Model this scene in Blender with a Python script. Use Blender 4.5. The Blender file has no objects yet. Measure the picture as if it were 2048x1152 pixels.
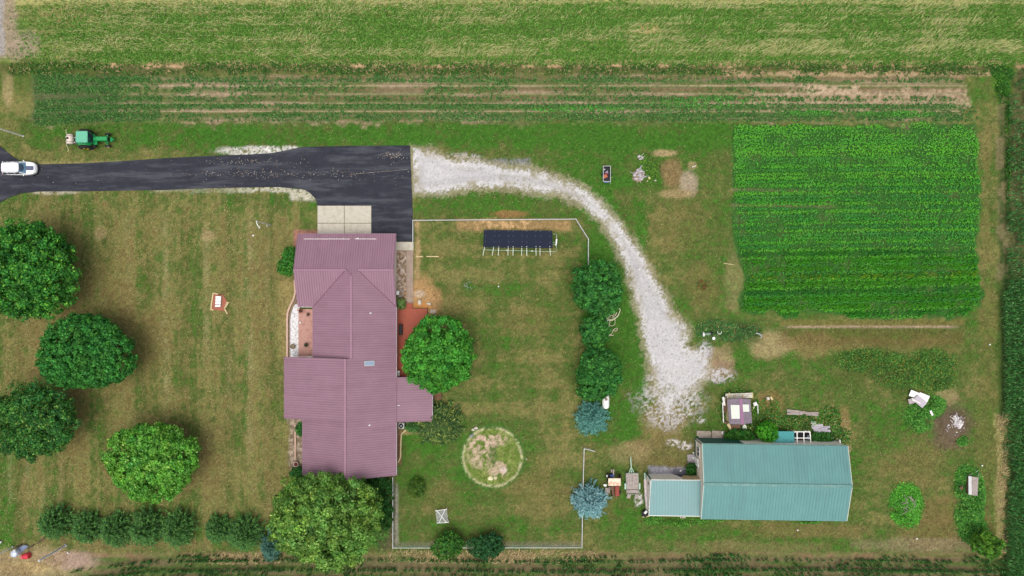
import bpy, math, random
import numpy as np
from mathutils import Vector, Matrix
random.seed(7)
R = math.radians
rng = np.random.default_rng(11)
scene = bpy.context.scene

# ------------------------------------------------------------------ camera
CAM_H = 100.0
K = 14.0                      # photo pixels per metre on the ground
cam_d = bpy.data.cameras.new("camera"); cam = bpy.data.objects.new("camera", cam_d)
scene.collection.objects.link(cam); scene.camera = cam
cam.location = (0, 0, CAM_H); cam.rotation_euler = (0, 0, 0)
cam_d.sensor_width = 36.0; cam_d.lens = 36.0 * CAM_H / (2048 / K)
cam_d.clip_start = 1.0; cam_d.clip_end = 3000.0

# ------------------------------------------------------------------ sky, sun, exposure
SUN_EL, SUN_AZ = R(79), R(190)          # low contrast sun from the bottom left of the picture
world = bpy.data.worlds.new("World"); scene.world = world; world.use_nodes = True
nt = world.node_tree; bg = nt.nodes["Background"]
sky = nt.nodes.new("ShaderNodeTexSky"); sky.sky_type = 'NISHITA'; sky.sun_disc = False
sky.sun_elevation = SUN_EL; sky.sun_rotation = SUN_AZ; sky.dust_density = 6.0; sky.ozone_density = 0.6
hs = nt.nodes.new("ShaderNodeHueSaturation"); hs.inputs["Saturation"].default_value = 0.38
nt.links.new(sky.outputs[0], hs.inputs["Color"]); nt.links.new(hs.outputs[0], bg.inputs["Color"])
bg.inputs["Strength"].default_value = 0.15
sun_d = bpy.data.lights.new("sun", 'SUN'); sun = bpy.data.objects.new("sun", sun_d)
scene.collection.objects.link(sun); sun_d.energy = 0.9; sun_d.angle = R(45); sun_d.color = (1.0, 0.95, 0.87)
sun_dir = Vector((math.sin(SUN_AZ) * math.cos(SUN_EL), math.cos(SUN_AZ) * math.cos(SUN_EL), math.sin(SUN_EL)))
sun.rotation_euler = sun_dir.to_track_quat('Z', 'Y').to_euler()
scene.view_settings.view_transform = 'Standard'; scene.view_settings.look = 'None'
scene.view_settings.exposure = 0.20; scene.view_settings.gamma = 1.0

# ------------------------------------------------------------------ helpers
def lin(c):
    c = c / 255.0
    return c / 12.92 if c <= 0.04045 else ((c + 0.055) / 1.055) ** 2.4
def S(r, g, b): return (lin(r), lin(g), lin(b))
def U(px, py, z=0.0):
    k = 1.0 - z / CAM_H
    return Vector(((px - 1024) / K * k, (576 - py) / K * k, z))

def mat(name, col, rough=0.7, metal=0.0, var=0.12, scale=3.0, spec=0.3, stripe=None, bump=0.0, dirt=None, dirt_amt=0.5, dscale=1.5, stretch=None):
    """stripe = (axis, period, darkness, width share)"""
    m = bpy.data.materials.new(name); m.use_nodes = True
    n = m.node_tree.nodes; l = m.node_tree.links
    b = n["Principled BSDF"]; b.inputs["Roughness"].default_value = rough; b.inputs["Metallic"].default_value = metal
    b.inputs["Specular IOR Level"].default_value = spec
    tc = n.new("ShaderNodeTexCoord")
    nz = n.new("ShaderNodeTexNoise"); nz.inputs["Scale"].default_value = scale; nz.inputs["Detail"].default_value = 6
    nz.inputs["Roughness"].default_value = 0.65
    l.new(tc.outputs["Object"], nz.inputs["Vector"])
    mr = n.new("ShaderNodeMapRange"); mr.inputs["From Min"].default_value = 0.25; mr.inputs["From Max"].default_value = 0.75
    mr.inputs["To Min"].default_value = 1 - var; mr.inputs["To Max"].default_value = 1 + var
    l.new(nz.outputs["Fac"], mr.inputs["Value"])
    mx = n.new("ShaderNodeVectorMath"); mx.operation = 'SCALE'; mx.inputs[0].default_value = col
    l.new(mr.outputs[0], mx.inputs["Scale"]); out = mx.outputs[0]
    if dirt is not None:
        n2 = n.new("ShaderNodeTexNoise"); n2.inputs["Scale"].default_value = dscale; n2.inputs["Detail"].default_value = 8
        n2.inputs["Roughness"].default_value = 0.7
        if stretch:
            st_ = n.new("ShaderNodeVectorMath"); st_.operation = 'MULTIPLY'; st_.inputs[1].default_value = stretch
            l.new(tc.outputs["Object"], st_.inputs[0]); l.new(st_.outputs[0], n2.inputs["Vector"])
        else: l.new(tc.outputs["Object"], n2.inputs["Vector"])
        r2 = n.new("ShaderNodeMapRange"); r2.inputs["From Min"].default_value = 0.48; r2.inputs["From Max"].default_value = 0.62
        r2.inputs["To Max"].default_value = dirt_amt
        l.new(n2.outputs["Fac"], r2.inputs["Value"])
        mc = n.new("ShaderNodeMix"); mc.data_type = 'RGBA'
        l.new(r2.outputs[0], mc.inputs[0]); l.new(out, mc.inputs[6]); mc.inputs[7].default_value = (*dirt, 1)
        out = mc.outputs[2]
    if stripe is not None:
        ax, per, dk, wd = stripe
        sp = n.new("ShaderNodeSeparateXYZ"); l.new(tc.outputs["Object"], sp.inputs[0])
        d = n.new("ShaderNodeMath"); d.operation = 'DIVIDE'; d.inputs[1].default_value = per
        l.new(sp.outputs["XYZ".index(ax)], d.inputs[0])
        f = n.new("ShaderNodeMath"); f.operation = 'FRACT'; l.new(d.outputs[0], f.inputs[0])
        c = n.new("ShaderNodeMath"); c.operation = 'LESS_THAN'; c.inputs[1].default_value = wd; l.new(f.outputs[0], c.inputs[0])
        s_ = n.new("ShaderNodeMapRange"); s_.inputs["To Min"].default_value = 1.0; s_.inputs["To Max"].default_value = 1 - dk
        l.new(c.outputs[0], s_.inputs["Value"])
        m2 = n.new("ShaderNodeVectorMath"); m2.operation = 'SCALE'; l.new(out, m2.inputs[0]); l.new(s_.outputs[0], m2.inputs["Scale"])
        out = m2.outputs[0]
    l.new(out, b.inputs["Base Color"])
    if bump:
        bp = n.new("ShaderNodeBump"); bp.inputs["Strength"].default_value = bump; bp.inputs["Distance"].default_value = 0.05
        l.new(nz.outputs["Fac"], bp.inputs["Height"]); l.new(bp.outputs[0], b.inputs["Normal"])
    return m

def attr_mat(name, rough=0.75, spec=0.15, var=0.25, scale=6.0, bump=0.0, var2=0.0, transl=0.0):
    m = bpy.data.materials.new(name); m.use_nodes = True
    n = m.node_tree.nodes; l = m.node_tree.links
    b = n["Principled BSDF"]; b.inputs["Roughness"].default_value = rough; b.inputs["Specular IOR Level"].default_value = spec
    a = n.new("ShaderNodeAttribute"); a.attribute_name = "tint"
    out = a.outputs["Color"]
    if var:
        tc = n.new("ShaderNodeTexCoord")
        nz = n.new("ShaderNodeTexNoise"); nz.inputs["Scale"].default_value = scale; nz.inputs["Detail"].default_value = 5
        nz.inputs["Roughness"].default_value = 0.75
        l.new(tc.outputs["Object"], nz.inputs["Vector"])
        mr = n.new("ShaderNodeMapRange"); mr.inputs["From Min"].default_value = 0.3; mr.inputs["From Max"].default_value = 0.7
        mr.inputs["To Min"].default_value = 1 - var; mr.inputs["To Max"].default_value = 1 + var
        l.new(nz.outputs["Fac"], mr.inputs["Value"])
        mx = n.new("ShaderNodeVectorMath"); mx.operation = 'SCALE'; l.new(out, mx.inputs[0]); l.new(mr.outputs[0], mx.inputs["Scale"])
        out = mx.outputs[0]
        if bump:
            bp = n.new("ShaderNodeBump"); bp.inputs["Strength"].default_value = bump; bp.inputs["Distance"].default_value = 0.12
            l.new(nz.outputs["Fac"], bp.inputs["Height"]); l.new(bp.outputs[0], b.inputs["Normal"])
    l.new(out, b.inputs["Base Color"])
    if transl:
        t = n.new("ShaderNodeBsdfTranslucent"); l.new(out, t.inputs["Color"])
        ms = n.new("ShaderNodeMixShader"); ms.inputs[0].default_value = transl
        l.new(b.outputs[0], ms.inputs[1]); l.new(t.outputs[0], ms.inputs[2])
        l.new(ms.outputs[0], n["Material Output"].inputs["Surface"])
    return m

def tag(o, label=None, cat=None, group=None, kind=None):
    if label: o["label"] = label
    if cat: o["category"] = cat
    if group: o["group"] = group
    if kind: o["kind"] = kind
    return o
def thing(name, label, cat, loc, rz=0.0, group=None):
    o = bpy.data.objects.new(name, None); scene.collection.objects.link(o)
    o.location = loc; o.rotation_euler = (0, 0, rz); o.empty_display_size = 0.3
    return tag(o, label, cat, group)
def root_of(o):
    while o.parent: o = o.parent
    return o
def finish(name, me, material, parent, origin):
    o = bpy.data.objects.new(name, me); scene.collection.objects.link(o)
    if material: me.materials.append(material)
    if parent: o.parent = parent
    else: o.location = origin
    return o

class MB:
    """collects shapes; world coordinates unless local=True"""
    def __init__(s, local=False): s.v = []; s.f = []; s.local = local; s.sm = []
    def add(s, vs, fs, smooth=False):
        n = len(s.v); s.v += [Vector(p) for p in vs]; s.f += [tuple(i + n for i in f) for f in fs]; s.sm += [smooth] * len(fs); return s
    def box(s, c, size, rz=0.0, rx=0.0, ry=0.0, bev=0.0):
        hx, hy, hz = size[0] / 2, size[1] / 2, size[2] / 2
        M = Matrix.Translation(Vector(c)) @ Matrix.Rotation(rz, 4, 'Z') @ Matrix.Rotation(ry, 4, 'Y') @ Matrix.Rotation(rx, 4, 'X')
        if bev <= 0:
            vs = [M @ Vector((x * hx, y * hy, z * hz)) for z in (-1, 1) for y in (-1, 1) for x in (-1, 1)]
            return s.add(vs, [(0, 2, 3, 1), (4, 5, 7, 6), (0, 1, 5, 4), (2, 6, 7, 3), (0, 4, 6, 2), (1, 3, 7, 5)])
        b = min(bev, hx * .9, hy * .9, hz * .9); vs = []
        for z, e in ((-hz, b), (-hz + b, 0), (hz - b, 0), (hz, b)):
            for (x, y) in ((-hx + b, -hy + e), (hx - b, -hy + e), (hx - e, -hy + b), (hx - e, hy - b), (hx - b, hy - e), (-hx + b, hy - e), (-hx + e, hy - b), (-hx + e, -hy + b)):
                vs.append(M @ Vector((x, y, z)))
        fs = [tuple(range(7, -1, -1)), tuple(range(24, 32))]
        for k in range(3):
            for i in range(8): fs.append((k * 8 + i, k * 8 + (i + 1) % 8, k * 8 + 8 + (i + 1) % 8, k * 8 + 8 + i))
        return s.add(vs, fs)
    def beam(s, a, b, w, h):
        a, b = Vector(a), Vector(b); d = (b - a); L = d.length
        if L < 1e-6: return s
        d.normalize(); up = Vector((0, 0, 1)) if abs(d.z) < .95 else Vector((1, 0, 0))
        x = d.cross(up).normalized(); y = x.cross(d)
        vs = [p + x * (i * w / 2) + y * (j * h / 2) for p in (a, b) for (i, j) in ((-1, -1), (1, -1), (1, 1), (-1, 1))]
        return s.add(vs, [(0, 1, 2, 3), (7, 6, 5, 4), (0, 4, 5, 1), (1, 5, 6, 2), (2, 6, 7, 3), (3, 7, 4, 0)])
    def tube(s, pts, r, n=8, r2=None, caps=True):
        pts = [Vector(p) for p in pts]; m = len(pts); vs = []; prev = None
        for i, p in enumerate(pts):
            d = (pts[min(i + 1, m - 1)] - pts[max(i - 1, 0)]).normalized()
            if prev is None:
                up = Vector((0, 0, 1)) if abs(d.z) < .9 else Vector((1, 0, 0)); x = d.cross(up).normalized()
            else: x = (prev - d * prev.dot(d)).normalized()
            prev = x; y = d.cross(x); t = i / max(m - 1, 1); rr = r + ((r2 if r2 is not None else r) - r) * t
            vs += [p + x * math.cos(2 * math.pi * k / n) * rr + y * math.sin(2 * math.pi * k / n) * rr for k in range(n)]
        fs = [(i * n + k, i * n + (k + 1) % n, (i + 1) * n + (k + 1) % n, (i + 1) * n + k) for i in range(m - 1) for k in range(n)]
        s.add(vs, fs, True)
        if caps: s.add(vs[:n], [tuple(range(n - 1, -1, -1))]); s.add(vs[-n:], [tuple(range(n))])
        return s
    def lathe(s, c, prof, n=20, axis='Z'):
        c = Vector(c); vs = []
        for (r, h) in prof:
            for k in range(n):
                a = 2 * math.pi * k / n; p = (r * math.cos(a), r * math.sin(a), h)
                if axis == 'Y': p = (p[0], p[2], p[1])
                if axis == 'X': p = (p[2], p[0], p[1])
                vs.append(c + Vector(p))
        fs = [(i * n + k, i * n + (k + 1) % n, (i + 1) * n + (k + 1) % n, (i + 1) * n + k) for i in range(len(prof) - 1) for k in range(n)]
        return s.add(vs, fs, True)
    def slab(s, pts, t):
        """polygon (top surface) thickened downward by t"""
        pts = [Vector(p) for p in pts]; n = len(pts)
        vs = pts + [p - Vector((0, 0, t)) for p in pts]
        return s.add(vs, [tuple(range(n)), tuple(range(2 * n - 1, n - 1, -1))] + [(i, n + i, n + (i + 1) % n, (i + 1) % n) for i in range(n)])
    def wall(s, pts, t):
        """vertical polygon thickened by vector t"""
        pts = [Vector(p) for p in pts]; n = len(pts); t = Vector(t); vs = pts + [p + t for p in pts]
        return s.add(vs, [tuple(range(n)), tuple(range(2 * n - 1, n - 1, -1))] + [(i, n + i, n + (i + 1) % n, (i + 1) % n) for i in range(n)])
    def loft(s, rings, cap0=True, cap1=True, smooth=True):
        n = len(rings[0]); vs = [Vector(p) for r in rings for p in r]
        fs = [(i * n + k, i * n + (k + 1) % n, (i + 1) * n + (k + 1) % n, (i + 1) * n + k) for i in range(len(rings) - 1) for k in range(n)]
        s.add(vs, fs, smooth)
        if cap0: s.add(rings[0], [tuple(range(n - 1, -1, -1))])
        if cap1: s.add(rings[-1], [tuple(range(n))])
        return s
    def blob(s, c, r, seed=0, n=10, m=6, rough=.18):
        rr = random.Random(seed); c = Vector(c); rings = []
        for i in range(m + 1):
            t = math.pi * (i / m); rings.append([c + Vector((r[0] * math.sin(t) * math.cos(2 * math.pi * k / n), r[1] * math.sin(t) * math.sin(2 * math.pi * k / n), -r[2] * math.cos(t))) * 1.0
                + Vector((rr.uniform(-1, 1) * r[0], rr.uniform(-1, 1) * r[1], rr.uniform(-1, 1) * r[2])) * rough * (0.3 + math.sin(t)) for k in range(n)])
        return s.loft(rings, True, True, False)
    def build(s, name, material, parent=None, origin=None):
        if origin is None:
            if parent: origin = Vector((0, 0, 0)) if s.local else root_of(parent).location.copy()
            else:
                xs = [p.x for p in s.v]; ys = [p.y for p in s.v]; zs = [p.z for p in s.v]
                origin = Vector(((min(xs) + max(xs)) / 2, (min(ys) + max(ys)) / 2, min(zs)))
        if not parent and s.local: origin = Vector((0, 0, 0))
        me = bpy.data.meshes.new(name)
        if s.local: me.from_pydata([tuple(p) for p in s.v], [], s.f)
        else: me.from_pydata([tuple(p - origin) for p in s.v], [], s.f)
        me.polygons.foreach_set("use_smooth", s.sm); me.update()
        import bmesh
        bm = bmesh.new(); bm.from_mesh(me); bmesh.ops.recalc_face_normals(bm, faces=bm.faces); bm.to_mesh(me); bm.free()
        return finish(name, me, material, parent, origin)

def np_mesh(name, V, F, tint, material, parent=None, origin=(0, 0, 0), smooth=False):
    """V (n,3) world, F (m,4) quads, tint (n,3) linear colour per vertex"""
    me = bpy.data.meshes.new(name); V = np.asarray(V, np.float32) - np.asarray(origin, np.float32)
    F = np.asarray(F, np.int32); k = F.shape[1]
    me.vertices.add(len(V)); me.vertices.foreach_set("co", V.ravel())
    me.loops.add(F.size); me.loops.foreach_set("vertex_index", F.ravel())
    me.polygons.add(len(F)); me.polygons.foreach_set("loop_start", np.arange(0, F.size, k, dtype=np.int32))
    me.polygons.foreach_set("loop_total", np.full(len(F), k, np.int32))
    me.polygons.foreach_set("use_smooth", np.full(len(F), smooth, bool))
    me.update(calc_edges=True)
    if tint is not None:
        a = me.attributes.new("tint", 'FLOAT_COLOR', 'POINT')
        c = np.ones((len(V), 4), np.float32); c[:, :3] = np.clip(tint, 0, 1); a.data.foreach_set("color", c.ravel())
    return finish(name, me, material, parent, origin)

def unit(a): return a / np.maximum(np.linalg.norm(a, axis=1, keepdims=True), 1e-9)
def leaves(C, N, size, col, aspect=0.6, r=None, U_=None):
    """rhombic leaves: centre, normal, length, colour"""
    r = r or rng; n = len(C)
    if U_ is None: U_ = r.normal(size=(n, 3))
    U_ = unit(U_ - N * (U_ * N).sum(1, keepdims=True)); W = np.cross(N, U_)
    l = (size / 2)[:, None]; w = l * aspect
    V = np.stack([C - U_ * l, C + W * w - U_ * l * .15, C + U_ * l, C - W * w - U_ * l * .15], 1).reshape(-1, 3)
    F = np.arange(4 * n).reshape(-1, 4); return V, F, np.repeat(col, 4, 0)
def blades(B, ang, length, width, height, col, droop=0.35):
    """arched blades: base, compass angle, reach, width, height"""
    n = len(B); d = np.stack([np.cos(ang), np.sin(ang), np.zeros(n)], 1); s = np.stack([-np.sin(ang), np.cos(ang), np.zeros(n)], 1)
    l = length[:, None]; w = width[:, None] / 2; z = np.zeros((n, 3)); z[:, 2] = height
    m = B + d * l * .45 + z; t = B + d * l + z * droop
    V = np.stack([B - s * w * .7, B + s * w * .7, m + s * w, m - s * w, t + s * w * .15, t - s * w * .15], 1).reshape(-1, 3)
    i = (np.arange(n) * 6)[:, None]
    F = np.concatenate([i + np.array([[0, 1, 2, 3]]), i + np.array([[3, 2, 4, 5]])], 0)
    return V, F, np.repeat(col, 6, 0)
def join(parts):
    V, F, C, o = [], [], [], 0
    for v, f, c in parts: V.append(v); F.append(f + o); C.append(c); o += len(v)
    return np.concatenate(V), np.concatenate(F), np.concatenate(C)

# value noise
_T = np.random.default_rng(5).random((256, 256))
def vnoise(x, y, seed=0):
    x = x + seed * 17.31; y = y + seed * 9.73
    xi = np.floor(x).astype(int); yi = np.floor(y).astype(int); fx = x - xi; fy = y - yi
    fx = fx * fx * (3 - 2 * fx); fy = fy * fy * (3 - 2 * fy)
    g = lambda a, b: _T[(a + seed * 31) & 255, (b + seed * 57) & 255]
    return (g(xi, yi) * (1 - fx) + g(xi + 1, yi) * fx) * (1 - fy) + (g(xi, yi + 1) * (1 - fx) + g(xi + 1, yi + 1) * fx) * fy
def fbm(x, y, sx, sy=None, o=4, seed=0):
    sy = sy or sx; t = 0; a = 1; s_ = 0
    for i in range(o): t = t + a * vnoise(x / sx * 2 ** i, y / sy * 2 ** i, seed + i * 3); s_ += a; a *= .55
    return t / s_
def sstep(a, b, x):
    t = np.clip((x - a) / (b - a), 0, 1); return t * t * (3 - 2 * t)
def inpoly(x, y, P):
    r_ = np.zeros(x.shape, bool); n = len(P)
    for i in range(n):
        x1, y1 = P[i]; x2, y2 = P[(i + 1) % n]
        c = ((y1 > y) != (y2 > y)) & (x < (x2 - x1) * (y - y1) / ((y2 - y1) or 1e-9) + x1); r_ ^= c
    return r_
def dline(x, y, P, closed=False):
    d = np.full(x.shape, 1e9); n = len(P)
    for i in range(n if closed else n - 1):
        x1, y1 = P[i]; x2, y2 = P[(i + 1) % n]; dx, dy = x2 - x1, y2 - y1; L = dx * dx + dy * dy + 1e-9
        t = np.clip(((x - x1) * dx + (y - y1) * dy) / L, 0, 1); d = np.minimum(d, np.hypot(x - x1 - t * dx, y - y1 - t * dy))
    return d
def sdf(x, y, P):
    d = dline(x, y, P, True); return np.where(inpoly(x, y, P), d, -d)       # + inside, pixels

# ------------------------------------------------------------------ ground colour (photo pixel units of the map)
GRAVEL = [(822, 294), (870, 299), (900, 318), (960, 320), (1000, 331), (1060, 338), (1110, 350), (1160, 372), (1200, 400), (1240, 445), (1275, 490), (1300, 530), (1325, 580), (1350, 628), (1376, 650), (1378, 676), (1372, 690), (1400, 705), (1418, 717), (1426, 743), (1408, 763), (1390, 788), (1352, 798), (1345, 830), (1328, 832), (1318, 800), (1302, 780), (1300, 740), (1293, 700), (1280, 650), (1272, 620), (1264, 590), (1256, 560), (1246, 530), (1235, 500), (1218, 470), (1200, 445), (1180, 425), (1150, 405), (1110, 392), (1060, 382), (1000, 377), (940, 378), (880, 387), (824, 390)]
ASPHALT = [(-130, 1600), (-130, -500), (-24, -500), (-30, 180), (-20, 262), (0, 292), (24, 312), (42, 323), (75, 329), (160, 327), (250, 322), (340, 316), (420, 312), (500, 309), (545, 306), (575, 300), (605, 294), (700, 292), (820, 291), (824, 390), (827, 483), (780, 483), (780, 467), (743, 467), (743, 411), (635, 411), (632, 399), (620, 386), (608, 379), (560, 374), (480, 375), (400, 377), (330, 380), (200, 382), (75, 383), (40, 387), (14, 397), (0, 405), (-26, 440), (-36, 560), (-36, 1600)]
BROWN = S(112, 101, 62); TAN = S(152, 134, 98); DRY = S(114, 111, 66); GRN = S(80, 95, 46); VIV = S(60, 100, 34); SOIL = S(142, 118, 98); DSOIL = S(92, 78, 62)

def paint(X, Y):
    x = 1024 + X * K; y = 576 - Y * K; sh = x.shape
    col = np.zeros(sh + (3,))
    def put(m, c):
        m = np.clip(m, 0, 1)[..., None]; col[:] = col * (1 - m) + np.asarray(c) * m
    n1 = fbm(X, Y, 7, o=5, seed=1); n2 = fbm(X, Y, 1.8, o=4, seed=2); n3 = fbm(X, Y, .45, o=3, seed=3); n4 = fbm(X, Y, 16, o=3, seed=4)
    def blob(px, py, rx, ry, soft=.35, wob=.35):
        d = np.hypot((x - px) / rx, (y - py) / ry) + (n2 - .5) * wob * 2 + (n3 - .5) * wob * .6
        return 1 - sstep(1 - soft, 1 + soft, d)
    def rect(x0, y0, x1, y1, s_=8, wob=10):
        q = np.minimum(np.minimum(x - x0, x1 - x), np.minimum(y - y0, y1 - y)) + (n2 - .5) * wob * 2 + (n3 - .5) * wob * .8
        return sstep(-s_, s_, q)
    west = ((x < 600) & (y > 380)).astype(float)
    # greenness 0 = dry, 1 = vivid
    n6 = fbm(X, Y, .7, .5, o=3, seed=6); n7 = fbm(X, Y, .28, 1.1, o=3, seed=7)
    g = .60 + (n1 - .5) * .75 + (n2 - .5) * .7 + (n3 - .5) * .6 + (n6 - .5) * .55
    vs = fbm(X, Y, 1.1, 14, o=3, seed=8); hsn = fbm(X, Y, 14, 1.3, o=3, seed=9)
    g += west * (-.30 + .09 * np.sign(np.sin(x * .0698)) * sstep(.3, .5, n1) + (vs - .5) * .8 + (n7 - .5) * .7)
    g += west * .34 * (1 - sstep(390, 470, y)) + west * .2 * sstep(960, 1040, y) + west * .25 * (1 - sstep(0, 60, x))
    yard = rect(828, 440, 1166, 1095, 12, 2)
    g += yard * (.02 + .07 * np.sign(np.sin(y * .12 + 1)) + (vs - .5) * .3 + (hsn - .5) * .45)
    g += .42 * rect(0, 238, 1470, 296, 14) - .3 * rect(0, 190, 60, 300, 20, 20)
    g += .5 * rect(1172, 400, 1292, 880, 12) + .35 * rect(830, 380, 1230, 436, 10) + .3 * blob(840, 900, 50, 80) + .3 * blob(985, 914, 85, 82)
    g += .35 * blob(1230, 330, 160, 60) + .25 * blob(1420, 420, 60, 160) + .3 * blob(1230, 1010, 60, 90)
    g += .15 * ((x > 1290) & (y > 640)) + (hsn - .5) * .4 * (x > 1290)
    put(np.ones(sh), BROWN)
    put(sstep(-.25, .3, g), DRY); put(sstep(.22, .74, g), GRN); put(sstep(.68, 1.15, g), VIV)
    # pale thatch streaks left by mowing
    for lx, y0, y1, w, a in ((330, 440, 780, 6, .55), (332, 780, 880, 5, .3), (412, 450, 760, 6, .5), (500, 430, 900, 6, .5), (536, 440, 700, 4, .3), (18, 880, 1010, 5, .5), (54, 900, 1020, 5, .5), (86, 930, 1010, 4, .4), (255, 420, 640, 5, .25), (456, 680, 860, 5, .35), (120, 900, 1040, 5, .3)):
        m = np.exp(-((x - lx - (n1 - .5) * 8) / w) ** 2) * sstep(y0 - 20, y0 + 20, y) * (1 - sstep(y1 - 20, y1 + 20, y)) * sstep(.38, .6, n2)
        put(m * a * .6, S(150, 140, 102))
    for lx in (40, 130, 215, 292, 372, 455, 540): put(west * .24 * np.exp(-((x - lx) / 12) ** 2) * sstep(400, 460, y), S(92, 78, 48))
    # dry and bare patches
    for (px, py, rx, ry, c, a) in ((200, 466, 14, 16, TAN, .5), (418, 472, 16, 12, TAN, .6), (250, 700, 90, 60, BROWN, .35), (1330, 306, 22, 8, TAN, .9), (1345, 345, 22, 30, S(130, 104, 76), .75), (1378, 366, 16, 26, S(158, 142, 122), .85), (1352, 388, 34, 8, TAN, .8), (1385, 330, 10, 8, TAN, .7),
        (1540, 690, 46, 26, TAN, .75), (1630, 690, 50, 26, S(134, 114, 76), .55), (1740, 690, 120, 14, BROWN, .55), (1430, 720, 36, 24, S(150, 130, 100), .7), (1330, 905, 70, 40, S(118, 102, 68), .6), (1260, 905, 40, 22, TAN, .35), (1620, 1060, 130, 16, S(118, 102, 66), .45), (1860, 690, 60, 20, BROWN, .45),
        (1890, 1050, 90, 50, S(118, 96, 64), .55), (1830, 930, 60, 50, BROWN, .5), (1975, 900, 22, 190, S(104, 98, 56), .35), (1975, 300, 10, 60, S(118, 108, 66), .5), (1972, 470, 10, 70, S(118, 108, 66), .5), (1980, 640, 22, 60, BROWN, .5), (1860, 1090, 150, 14, S(132, 118, 92), .55), (1500, 1095, 160, 12, S(118, 106, 72), .5),
        (1405, 570, 34, 40, BROWN, .5), (1470, 560, 20, 60, TAN, .3), (1360, 450, 60, 60, BROWN, .35), (1330, 840, 50, 40, S(128, 112, 74), .7), (1215, 1010, 20, 26, BROWN, .4), (900, 610, 50, 40, BROWN, .25), (1060, 640, 60, 30, BROWN, .35), (1010, 960, 60, 20, BROWN, .4), (890, 1000, 40, 40, BROWN, .35), (1080, 990, 60, 60, BROWN, .4),
        (1425, 740, 40, 20, SOIL, .6), (1900, 850, 40, 44, S(96, 82, 66), .9), (1890, 795, 22, 20, TAN, .5), (100, 200, 16, 60, S(92, 110, 50), .4), (15, 180, 12, 40, TAN, .6), (15, 250, 24, 16, DRY, .6), (1540, 810, 26, 26, S(128, 104, 68), .7), (1690, 852, 12, 36, S(132, 112, 72), .6)):
        put(blob(px, py, rx, ry) * a, c)
    # arcs left by a mower
    put(.4 * np.exp(-((np.hypot((x - 1375) / 1.35, y - 455) - 34) / 3.0) ** 2) * (x > 1372), S(60, 84, 36))
    # darker wet grass ring and circle where a pool stood
    rc = np.hypot((x - 985) / 60.5, (y - 914) / 60.0) + (n2 - .5) * .06
    put((1 - sstep(1.0, 1.22, rc)) * .75, S(62, 100, 40))
    put((1 - sstep(.9, 1.0, rc)) * .9, S(98, 118, 52)); put((1 - sstep(.9, 1.0, rc)) * sstep(.45, .62, n3) * .4, S(140, 138, 86))
    put(np.exp(-((rc - .97) / .045) ** 2) * sstep(.3, .55, fbm(X, Y, .5, o=3, seed=21)) * .8, S(184, 178, 140))
    pc = (blob(962, 905, 26, 30) + blob(995, 938, 20, 16) + blob(985, 880, 30, 12)) * (rc < .95)
    put(pc * .8 * sstep(.35, .55, n3), S(180, 158, 138)); put(blob(1007, 940, 7, 6, .2, .2), S(196, 178, 166)); put(blob(981, 957, 5, 4, .2, .2), S(214, 204, 170)); put(blob(991, 956, 4, 3, .2, .2), S(214, 204, 170))
    put(blob(986, 912, 8, 22) * .5, S(66, 86, 50))
    # orange mulch by the solar rack and fence, beds by the house
    put(rect(915, 440, 1140, 460, 6, 6) * .8, S(154, 126, 88)); put(rect(955, 441, 1060, 458, 6, 6) * sstep(.4, .6, n3) * .8, S(188, 154, 112))
    put(rect(830, 440, 840, 610, 4, 8) * .75, S(160, 136, 98)); put(blob(1020, 428, 40, 8) * .6, S(150, 104, 72))
    put(rect(788, 500, 813, 618, 3, 3), S(140, 118, 98)); n9 = fbm(X, Y, .2, o=2, seed=14); put(rect(788, 500, 813, 618, 3, 3) * sstep(.5, .7, n9) * .7, S(186, 176, 166)); put(rect(788, 500, 813, 618, 3, 3) * .7 * sstep(.48, .3, n9), S(104, 80, 60))
    put(blob(845, 600, 34, 40) * .85, S(168, 132, 92)); put(blob(840, 588, 10, 7) * .5, S(184, 172, 158)); put(blob(842, 615, 16, 10) * .7, S(186, 128, 70))
    put(rect(560, 560, 600, 720, 6, 6) * .55, S(146, 128, 84)); put(rect(588, 462, 600, 500, 3, 3), S(150, 108, 92)); put(rect(590, 460, 636, 470, 3, 2), S(150, 108, 92))
    put(rect(578, 838, 608, 940, 5, 5), S(120, 106, 88)); put(rect(578, 838, 608, 940, 5, 5) * sstep(.5, .6, n3) * .7, S(168, 152, 136))
    put(rect(792, 846, 803, 930, 3, 2), S(112, 84, 66)); put(rect(862, 760, 882, 800, 3, 3), S(124, 92, 74)); put(rect(798, 840, 850, 868, 4, 5) * .8, S(140, 122, 86))
    put(rect(756, 990, 790, 1100, 5, 5), S(86, 84, 58)); put(rect(1140, 720, 1158, 740, 4, 8) * 0, BROWN)
    put(np.exp(-((x - 793) / 3.5) ** 2) * sstep(960, 980, y) * (1 - sstep(1088, 1094, y)) * .8, S(150, 144, 132))
    put(np.exp(-((y - 1088) / 4) ** 2) * rect(795, 1075, 1165, 1100, 4, 0) * .55, S(140, 136, 110))
    # soil between hedge and fields at the bottom
    put(sstep(1100, 1112, y + (n2 - .5) * 16) * .8, S(116, 108, 74)); put(sstep(1100, 1112, y) * sstep(.5, .62, n2) * .7, S(124, 98, 76)); put(sstep(1112, 1120, y + (n1 - .5) * 10) * .8, S(96, 90, 64))
    put(sstep(1106, 1116, y + (n2 - .5) * 10) * sstep(.45, .6, fbm(X, Y, 6, .6, o=3, seed=31)) * .8, S(72, 94, 44))
    put(blob(70, 1128, 110, 30) * .8, S(154, 138, 104)); put(blob(140, 1120, 60, 18) * .8, S(156, 132, 120)); put(blob(60, 1135, 50, 12) * .5, S(180, 156, 108)); put(rect(160, 1080, 420, 1098, 8, 6) * .5, S(118, 104, 70))
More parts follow.
